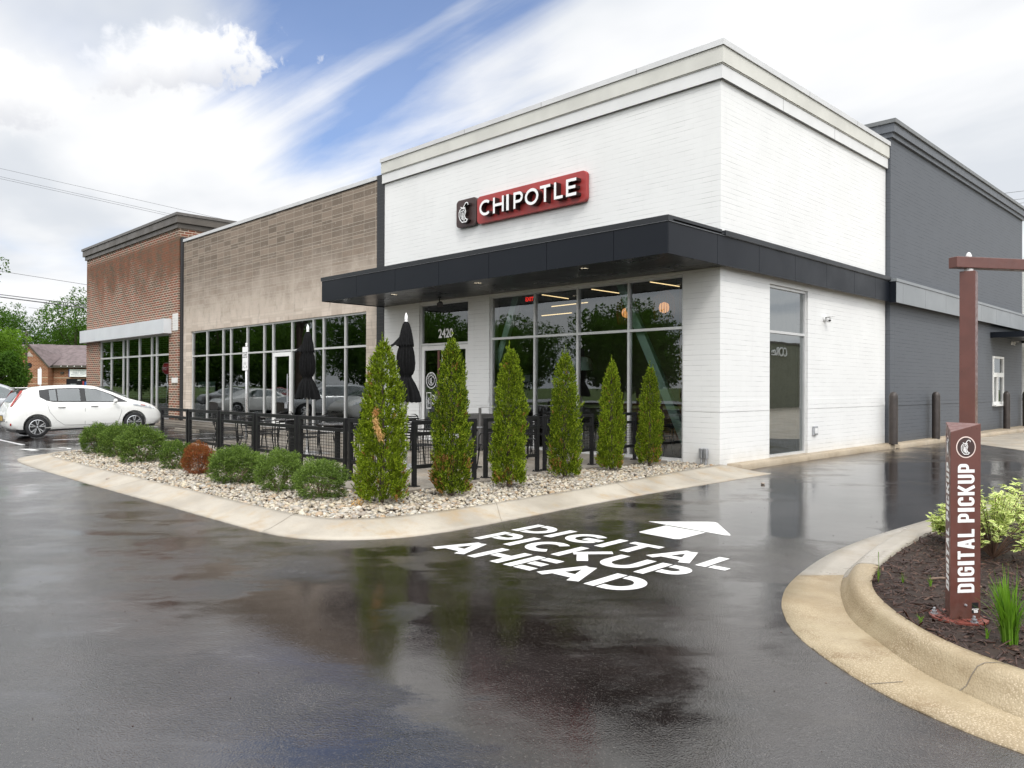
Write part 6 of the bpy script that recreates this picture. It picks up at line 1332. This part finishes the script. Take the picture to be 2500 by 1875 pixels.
bl = [((-10.55, -7.75), .76, .62, 2, 'bush_leaf', 'leftmost round green shrub at the island tip, in front of the white hatchback'), ((-9.45, -7.72), .74, .64, 1, 'bush_leaf', 'round green shrub second from the left, squeezed between two others'),
      ((-8.05, -7.75), .86, .70, 3, 'bush_leaf', 'large round green shrub third from the left, below the first fence panel'), ((-6.38, -7.75), .56, .48, 2, 'bush_leaf', 'small green shrub just left of the rust-red one'),
      ((-5.26, -7.80), .50, .50, 1, 'bush_red', 'rust-red dead shrub between the green ones'), ((-4.85, -7.32), .46, .46, 3, 'bush_leaf', 'small green shrub tucked behind the rust-red one'), ((-3.80, -7.82), .84, .52, 1, 'bush_leaf', 'wide green shrub right of the rust-red one, with a brown spot'),
      ((-2.50, -7.80), .66, .55, 2, 'bush_leaf', 'round green shrub second from the biggest conifer'), ((-1.42, -7.78), .68, .50, 3, 'bush_leaf', 'round dark green shrub nearest the biggest conifer')]
bproto = {}
for i, ((x, y), w, h, k, mt, lab) in enumerate(bl):
    o = empty('shrub', lab, 'shrub', (x, y, .09), R(47*i), 'low shrubs along the fence'); key = (k, mt)
    if key in bproto: c = bproto[key].copy(); col.objects.link(c); c.parent = o
    else: c = npmesh('foliage', BP[k][0], BP[k][1], M[mt], o); bproto[key] = c
    c.scale = (w*.84, w*.84, h*.93); tw = MB()
    for q in range(14): a = random.uniform(0, 6.28); tw.tube([(0, 0, 0), (w*.2*math.cos(a), w*.2*math.sin(a), h*.35), (w*.36*math.cos(a), w*.36*math.sin(a), h*.65)], .006, 4)
    tw.build('stems', M['twig'], o)

def leafy_tree(name, lab, cat, loc, H, Rc, zc, seed, mat='tree_leaf', n=5200, lf=.22, group=None, tr=.16, src=None, squash=1.0, nl=9):
    o = empty(name, lab, cat, loc, random.uniform(0, 6), group)
    if src:
        for ch in src.children: copy_tree(ch, o)
        return o
    rg = np.random.default_rng(seed); m = 46
    cl = rg.normal(size=(m, 3)); cl /= np.linalg.norm(cl, axis=1, keepdims=True); cl *= (rg.uniform(.35, 1, m)**.5)[:, None]*np.array([Rc*.72, Rc*.72, (H-zc)*.72*squash]); cl[:, 2] += zc; cr = rg.uniform(.22, .42, m)*Rc
    idx = rg.integers(0, m, n); d = rg.normal(size=(n, 3)); d /= np.linalg.norm(d, axis=1, keepdims=True); base = cl[idx]+d*(cr[idx]*(1-rg.beta(1, 3, n)*.6))[:, None]*np.array([1, 1, .72])
    Cs = []; Ds = []
    for j in range(3): Cs.append(base+rg.normal(0, lf*.35, (n, 3))); Ds.append(d*.6+rg.normal(0, .8, (n, 3))+np.array([0, 0, -.1]))
    C = np.concatenate(Cs); V, F = leaves(C, np.concatenate(Ds), rg.uniform(.6, 1.3, len(C))*lf, rg.uniform(.45, .8, len(C))*lf, rg, .3); npmesh('crown', V, F, M[mat], o)
    t = MB(); t.tube([(0, 0, 0), (tr*.3, 0, zc*.4), (0, tr*.4, zc), (0, 0, H*.8)], [tr*1.25, tr, tr*.7, tr*.15], 10)
    for i in range(nl): c = cl[i]; t.tube([(0, 0, zc*.45+.04*i*zc), (c[0]*.5, c[1]*.5, (zc*.6+c[2])/2), tuple(c)], [tr*.42, tr*.26, tr*.08], 6)
    t.build('trunk', M['bark'], o); return o
P1 = leafy_tree('tree', 'tall dark green tree left of the bare gap, above the shingled roof', 'tree', (-88, 13.0, 0), 13.6, 5.4, 7.2, 21, group='trees behind the gabled building')
P2 = leafy_tree('tree', 'broad mid green tree reaching the brick shop wall, right of the sky gap', 'tree', (-85.5, 21.5, 0), 11.4, 5.0, 6.6, 22, group='trees behind the gabled building')
for (x, y, s, l, src) in ((-92.5, 5.0, 1.05, 'rounded green tree at the far left above the bright foliage', P2), (-94, 8.5, .86, 'lower green tree between the far left tree and the tall one', P1), (-100, 30, 1.0, 'green tree mostly hidden behind the red brick shop', P1), (-104, 18, .95, 'paler green tree farthest back, just left of the brick shop', P2), (-103, -4, 1.0, 'green tree beyond the left edge behind the parked cars', P1)):
    q = leafy_tree('tree', l, 'tree', (x, y, 0), 1, 1, 1, 1, group='trees behind the gabled building', src=src); q.scale = (s, s, s)
BT = leafy_tree('tree', 'bright green tree at the left edge in front of the gabled building', 'tree', (-61.5, -.4, 0), 7.2, 3.0, 4.2, 31, 'tree_leaf_bright', 6500, .17)
leafy_tree('tree', 'low spreading green tree beside the gable, behind the hatchback roof', 'tree', (-57.0, -.1, 0), 4.3, 2.0, 2.3, 32, 'tree_leaf', 5200, .15, tr=.10)
leafy_tree('tree', 'leafy branch end of a tree reaching in at the left edge against the sky', 'tree', (-29.6, -7.5, 0), 8.9, 2.0, 6.7, 33, 'tree_leaf', 3200, .11)
# trees across the street, seen in the glass
RT = leafy_tree('street_tree', 'big tree across the street, seen only as a reflection in the shop glass', 'tree', (-38, -47, 0), 10.8, 6.2, 5.6, 41, 'tree_leaf', 6000, .30, group='trees across the street')
for (x, y, s) in ((-50, -45, .9), (-26, -49, .62), (-62, -40, 1.1), (-72, -30, 1.0), (-60, -23, .75), (-15, -50, .72), (-4, -48, .58), (-80, -46, 1.25), (9, -52, .7), (-68, -13, .8), (-46, -36, .8), (-55, -34, .95), (-70, -21, 1.0), (-84, -22, 1.2), (-34, -44, .85)):
    q = leafy_tree('street_tree', 'big tree across the street, seen only as a reflection in the shop glass', 'tree', (x, y, 0), 1, 1, 1, 1, group='trees across the street', src=RT); q.scale = (s, s, s)

# ------------------------------------------------------------------ plants in the mulch bed
def blade_clump(lab, loc, n_, h, spread, seed, mat='blade', w=.010, name='grass_clump', cat='plant', group=None, lean=(0, 0)):
    rg = np.random.default_rng(seed); o = empty(name, lab, cat, loc, 0, group); V = []; F = []
    for i in range(n_):
        a = rg.uniform(0, 6.28); r0_ = rg.uniform(0, spread*.3); hh = h*rg.uniform(.55, 1.1); out = spread*rg.uniform(.1, 1.0); bw = w*rg.uniform(.6, 1.2)
        d = np.array([math.cos(a), math.sin(a), 0]); s_ = np.array([-d[1], d[0], 0]); k = 6; b0 = len(V)
        for j in range(k+1):
            f = j/k; p = d*(r0_+out*f**2)+np.array([lean[0]*f*hh, lean[1]*f*hh, hh*(f-.28*f*f*out/spread*1.2)]); ww = bw*(1-f**2.2)*.5+.0004; V.append(p-s_*ww); V.append(p+s_*ww)
        for j in range(k): F.append((b0+2*j, b0+2*j+1, b0+2*j+3, b0+2*j+2))
    npmesh('blades', np.array(V), np.array(F), M[mat], o, smooth=True); return o
blade_clump('big clump of bright green grass blades in the lower right corner of the bed', (6.53, -8.03, .13), 150, .44, .15, 1, lean=(-.04, 0), w=.009); blade_clump('green grass clump right of the red marker foot', (6.32, -7.25, .13), 34, .22, .06, 2); blade_clump('green grass clump at the right photo edge beside the biggest clump', (6.68, -7.72, .13), 90, .40, .14, 3)
for i, (x, y, h, l) in enumerate(((5.47, -7.12, .12, 'small grass tuft by the kerb with one tall stalk'), (5.62, -7.04, .10, 'small grass tuft second from the kerb'), (5.80, -7.00, .09, 'short grass tuft midway between kerb and marker'), (5.95, -6.75, .08, 'thin pale grass tuft just left of the marker'), (6.05, -8.02, .08, 'thin grass tuft low at the kerb left of the marker foot'), (6.42, -8.05, .09, 'thin pale grass blades in front of the marker foot'))):
    blade_clump(l, (x, y, .135), 9, h, .035, 10+i, w=.005, group='small grass tufts in the mulch')
st = MB().tube([(0, 0, 0), (.005, 0, .12), (0, .005, .23)], [.0022, .0018, .0025], 5).build('flower_stalk', M['blade']); st.location = (5.475, -7.13, .13); tag(st, 'single thin upright stalk beside the kerb', 'plant')
fs = empty('clover_flower', 'small whitish clover flower on a thin stem right of the marker', 'plant', (6.52, -6.9, .13)); MB().tube([(0, 0, 0), (.005, 0, .2), (0, 0, .33)], .0022, 5).build('stem', M['blade'], fs); MB().lathe([(0, -.012), (.017, -.004), (.019, .004), (.01, .014), (0, .016)], (0, 0, .335), 10).build('blossom', M['ring_pink'], fs)
tw = MB().tube([(0, 0, 0), (.09, -.012, .02), (.2, -.04, .012), (.33, -.10, -.002)], [.011, .010, .009, .006], 8).build('fallen_branch', M['twig'], smooth=True); tw.location = (5.74, -6.83, .15); tw.rotation_euler = (0, 0, R(22)); tag(tw, 'pale curved fallen branch lying on the mulch left of the marker', 'branch')
def varieg(lab, loc, Rr, H, seed, n=640):
    rg = np.random.default_rng(seed); o = empty('variegated_shrub', lab, 'shrub', loc, 0, 'cream-edged shrubs in the mulch bed'); tips = []
    st_ = MB()
    for i in range(62):
        a = rg.uniform(0, 6.28); r = Rr*math.sqrt(rg.uniform(0, 1)); z = H*(1-.45*(r/Rr)**2)*rg.uniform(.55, 1.08); p = Vector((r*math.cos(a), r*math.sin(a), z)); tips.append(p)
        st_.tube([(0, 0, 0), (p.x*.35, p.y*.35, z*.45), tuple(p)], [.006, .004, .002], 5)
    st_.build('stems', simple('shrub_stem', (.10, .055, .035), .7) if 'shrub_stem' not in M else M['shrub_stem'], o)
    C = []; D = []
    for p in tips:
        for w_ in range(5):
            f = 1-.11*w_; q = Vector((p.x*(.35+.65*f), p.y*(.35+.65*f), p.z*f)); n_ = 5
            for k in range(n_): a = 2*math.pi*k/n_+w_*.6+rg.uniform(0, .6); C.append(tuple(q)); D.append((math.cos(a)+rg.normal(0, .2), math.sin(a)+rg.normal(0, .2), rg.uniform(-.1, .9)))
    C = np.array(C)+rg.normal(0, .006, (len(C), 3)); D = np.array(D); n_ = len(C); D /= np.linalg.norm(D, axis=1, keepdims=True); S = np.cross(D, rg.normal(size=(n_, 3))*.3+np.array([0, 0, 1])); S /= np.linalg.norm(S, axis=1, keepdims=True); Ln = rg.uniform(.045, .075, n_)[:, None]; W = Ln*.21
    rows = [(0, .05), (.3, .8), (.55, 1), (.8, .6), (1, .02)]; V = []; 
    for f, w_ in rows: b = C+D*Ln*f+np.array([0, 0, -1])*Ln*.15*f*f; V += [b-S*W*w_, b+S*W*w_]
    V = np.stack(V, 1).reshape(-1, 3); F = []; UV = []
    base = (np.arange(n_)*10)[:, None]; q = np.array([[2*j, 2*j+1, 2*j+3, 2*j+2] for j in range(4)]); F = (base[:, :, None]+q[None]).reshape(-1, 4); uvq = np.array([[(0, j/4), (1, j/4), (1, (j+1)/4), (0, (j+1)/4)] for j in range(4)], float); UV = np.tile(uvq[None], (n_, 1, 1, 1)).reshape(-1, 2)
    npmesh('foliage', V, F, M['variegated'], o, uv=UV, smooth=True); return o
varieg('cream-edged leafy shrub just right of the red marker', (5.86, -5.55, .13), .40, .64, 5); varieg('cream-edged leafy shrub at the right photo edge behind the first one', (5.95, -4.55, .13), .42, .66, 6)
varieg('low cream-edged shrub behind the red marker, left side', (5.47, -5.05, .13), .24, .42, 7)
ho = blade_clump('broad blue-green hosta leaves at the right photo edge', (6.75, -5.75, .14), 16, .16, .22, 30, 'hosta', .085, 'hosta')
for i in range(34):   # grains of debris
    pass

# ------------------------------------------------------------------ far buildings, wires, pole
def P_(px, Z): return CAM+_F*Z+_R*((px-1250)/1884.69*Z)
FB = empty('gabled_building', 'low orange brick building with a brown shingle roof, round window and white sign, far left', 'building', (-77.05, 8.1, 0))
FB.rotation_euler = (0, 0, R(45)+R(4))     # local x runs to the right as seen, local y away
def fbx(mb, name, m, par=None): return mb.build(name, m, par or FB)
far_brick = NT('far_brick'); 
def mk_far():
    t = far_brick; v, sp = uvec(t); b = brick(t, v, .42, .13, .018, c1=(.31, .11, .055, 1), c2=(.20, .07, .038, 1), cm=(.42, .30, .2, 1)); t.set(col=b.outputs['Color'], rough=.9, spec=.2); M['far_brick'] = t.m
mk_far()
w1 = MB(); w1.box(-3.95, -.45, -.2, 8, 0, 3.3); w1.add([(-3.95, -.2, 3.3), (-.45, -.2, 3.3), (-2.2, -.2, 5.35), (-3.95, 8, 3.3), (-.45, 8, 3.3), (-2.2, 8, 5.35)], [(0, 1, 2), (5, 4, 3)]); w1.box(-.449, 11, .8, 8, 0, 3.45); fbx(w1, 'wall', M['far_brick'])
rf = MB(); rf.add([(-.3, .3, 3.5), (11.3, .3, 3.5), (9.0, 4.6, 5.6), (-8, 4.6, 5.75), (-8, 8.9, 3.5), (11.3, 8.9, 3.5)], [(0, 1, 2, 3), (3, 2, 5, 4)]); rf.add([(-2.2, -.4, 5.50), (-.25, -.4, 3.30), (-.25, 2.2, 4.45), (-2.2, 4.6, 5.74)], [(0, 1, 2, 3)]); rf.add([(-2.2, -.4, 5.50), (-4.15, -.4, 3.30), (-4.15, 4.6, 4.6), (-2.2, 4.6, 5.74)], [(3, 2, 1, 0)]); fbx(rf, 'roof', M['shingle'])
tr_ = MB(); tr_.obox((-1.22, -.40, 4.36), Vector((.98, 0, -1.10)), Vector((0, .04, 0)), Vector((.05, 0, .045))); tr_.box(-.25, 11.3, .2, .32, 3.26, 3.50); fbx(tr_, 'roof_trim', M['bronze_metal'])
rw = MB(); n_ = 20; rw.add([(-2.2+.26*math.cos(2*math.pi*i/n_), -.22, 3.45+.26*math.sin(2*math.pi*i/n_)) for i in range(n_)], [tuple(range(n_))]); fbx(rw, 'round_window', M['plastic_black'])
vt = MB()
for i in range(4): vt.box(-2.2-.34+i*.085, -2.2+.34-i*.085, -.24, -.205, 4.35+i*.12, 4.35+i*.12+.045)
fbx(vt, 'gable_vent', M['tile_white'])
bn = MB()
for z in (1.65, 2.25): bn.box(-3.95, -.47, -.215, -.205, z, z+.06); bn.box(-.44, 1.15, .785, .795, z, z+.06)
fbx(bn, 'stone_band', simple('band_stone', (.50, .40, .28), .8))
fbx(MB().box(.8, 5.6, .76, .79, .1, 2.18), 'shopfront', simple('shopfront_dark', (.018, .018, .022), .2))
for (x, z, w, h, m) in ((1.2, 1.2, .55, .5, 'grey_panel'), (1.8, .8, .14, .7, 'sign_red'), (1.95, 1.3, .5, .12, 'grey_panel'), (2.35, 1.1, .14, .85, 'sign_red'), (2.55, 1.35, .42, .55, 'blue_sign')): fbx(MB().box(x, x+w, .735, .755, z, z+h), 'window_display', M[m])
sb2 = MB().box(1.2, 3.9, .55, .75, 2.38, 3.12); s2 = fbx(sb2, 'sign_board', M['sign_white']); fbx(MB().box(1.13, 1.195, .55, .78, 2.36, 3.14), 'sign_edge', M['blue_sign'])
gy = simple('sign_grey', (.28, .32, .33), .6)
text_mesh('lettering', 'COMMUNITY', .22, gy, frame4((2.2, .545, 2.95), (1, 0, 0), (0, 0, 1)), FB, .002); text_mesh('lettering', 'FAMILY DENTAL', .19, gy, frame4((2.2, .545, 2.75), (1, 0, 0), (0, 0, 1)), FB, .002, bold=.006)
fbx(MB().tube([(1.35, .545, 2.58), (2.3, .545, 2.56), (2.9, .545, 2.68), (3.6, .545, 2.95)], [.03, .02, .015, .006], 5), 'swoosh', gy)
text_mesh('lettering', '2008', .17, M['sign_white'], frame4((2.0, .74, 2.05), (1, 0, 0), (0, 0, 1)), FB, .002)
wl = MB().box(.25, .55, .66, .79, 2.65, 2.85); fbx(wl, 'wall_light', M['bronze_metal'])
for x in (.55, 1.15, 1.8, 2.5, 3.2): fbx(MB().box(x, x+.06, .14, .2, 3.36, 3.46), 'eave_light', M['sign_white'])
# lamp post beyond the cars
lpz = P_(64, 62); LP = empty('light_pole', 'slim grey-brown lighting pole rising in front of the gabled building', 'lamp post', (lpz.x, lpz.y, 0)); MB().tube([(0, 0, 0), (0, 0, 5.95)], [.10, .07], 8).build('pole', M['bronze_metal'], LP); MB().box(0, .5, -.08, .08, 5.62, 5.70).build('lamp_head', M['bronze_metal'], LP)
# overhead wires: long straight-sagging spans
def wire(lab, a, b, r, sag=.0, over=3):
    a, b = Vector(a), Vector(b); d = b-a; a2 = a-d*over; b2 = b+d*over; n_ = 40; P = []
    for i in range(n_+1): f = i/n_; p = a2.lerp(b2, f); g = (f-.5)*2; P.append(p+Vector((0, 0, sag*(g*g))))
    o = MB().tube(P, r, 5).build('overhead_wire', simple('wire', (.09, .09, .095), .6) if 'wire' not in M else M['wire']); tag(o, lab, 'wire', 'overhead wires')
def W3(px, py, Z): return CAM+_F*Z+_R*((px-1250)/1884.69*Z)-_U*((py-937.5)/1884.69*Z)
for l, (x0, y0), (x1, y1), Z, r in (('topmost thin wire across the sky at the left', (0, 411), (500, 525), 60, .012), ('upper of the close pair of wires above the brick shop', (0, 431), (418, 523), 60, .012), ('lower of the close pair of wires above the brick shop', (0, 436), (414, 527), 60, .012),
                                    ('single wire meeting the brick wall below its cornice', (7, 663), (211, 695), 55, .016), ('upper of two thick cables in front of the tree tops', (0, 719), (211, 745), 55, .03), ('lower of two thick cables in front of the tree tops', (0, 725), (211, 752), 55, .04),
                                    ('faint high wire crossing the dark trees', (70, 751), (150, 760), 57, .012), ('faint lower wire crossing the dark trees', (60, 785), (120, 791), 57, .012)):
    wire(l, W3(x0, y0, Z), W3(x1, y1, Z*1.02), r, 0, .0 if 'faint' in l else 1.0)
for l, (x0, y0), (x1, y1) in (('thin wire in the sky right of the grey roofline', (2450, 472), (2500, 466)), ('upper of two short wires with dark clamps at the right edge', (2475, 487), (2500, 485)), ('lower of two short wires with dark clamps at the right edge', (2485, 497), (2500, 495))):
    wire(l, W3(x0-40, y0+5, 70), W3(x1, y1, 72), .02, 0, 1.5)
# neighbour building mirrored in the side window
NB = empty('neighbour_building', 'olive building with a COre sign, seen only mirrored in the tall side window', 'building', (20, 45, 0)); MB().box(0, 10, -24, 30, 0, 5.0).build('wall', M['neighbour_wall'], NB); MB().box(-.1, 10.1, -24.1, 30.1, 5.005, 5.15).build('roof_edge', M['bronze_metal'], NB)
text_mesh('lettering', 'CORe', 1.0, M['sign_white'], frame4((-.12, -1.5, 4.35), (0, -1, 0), (0, 0, 1)), NB, .04)
print('objects', len(bpy.data.objects), 'polys', sum(len(o.data.polygons) for o in bpy.data.objects if o.type == 'MESH'))
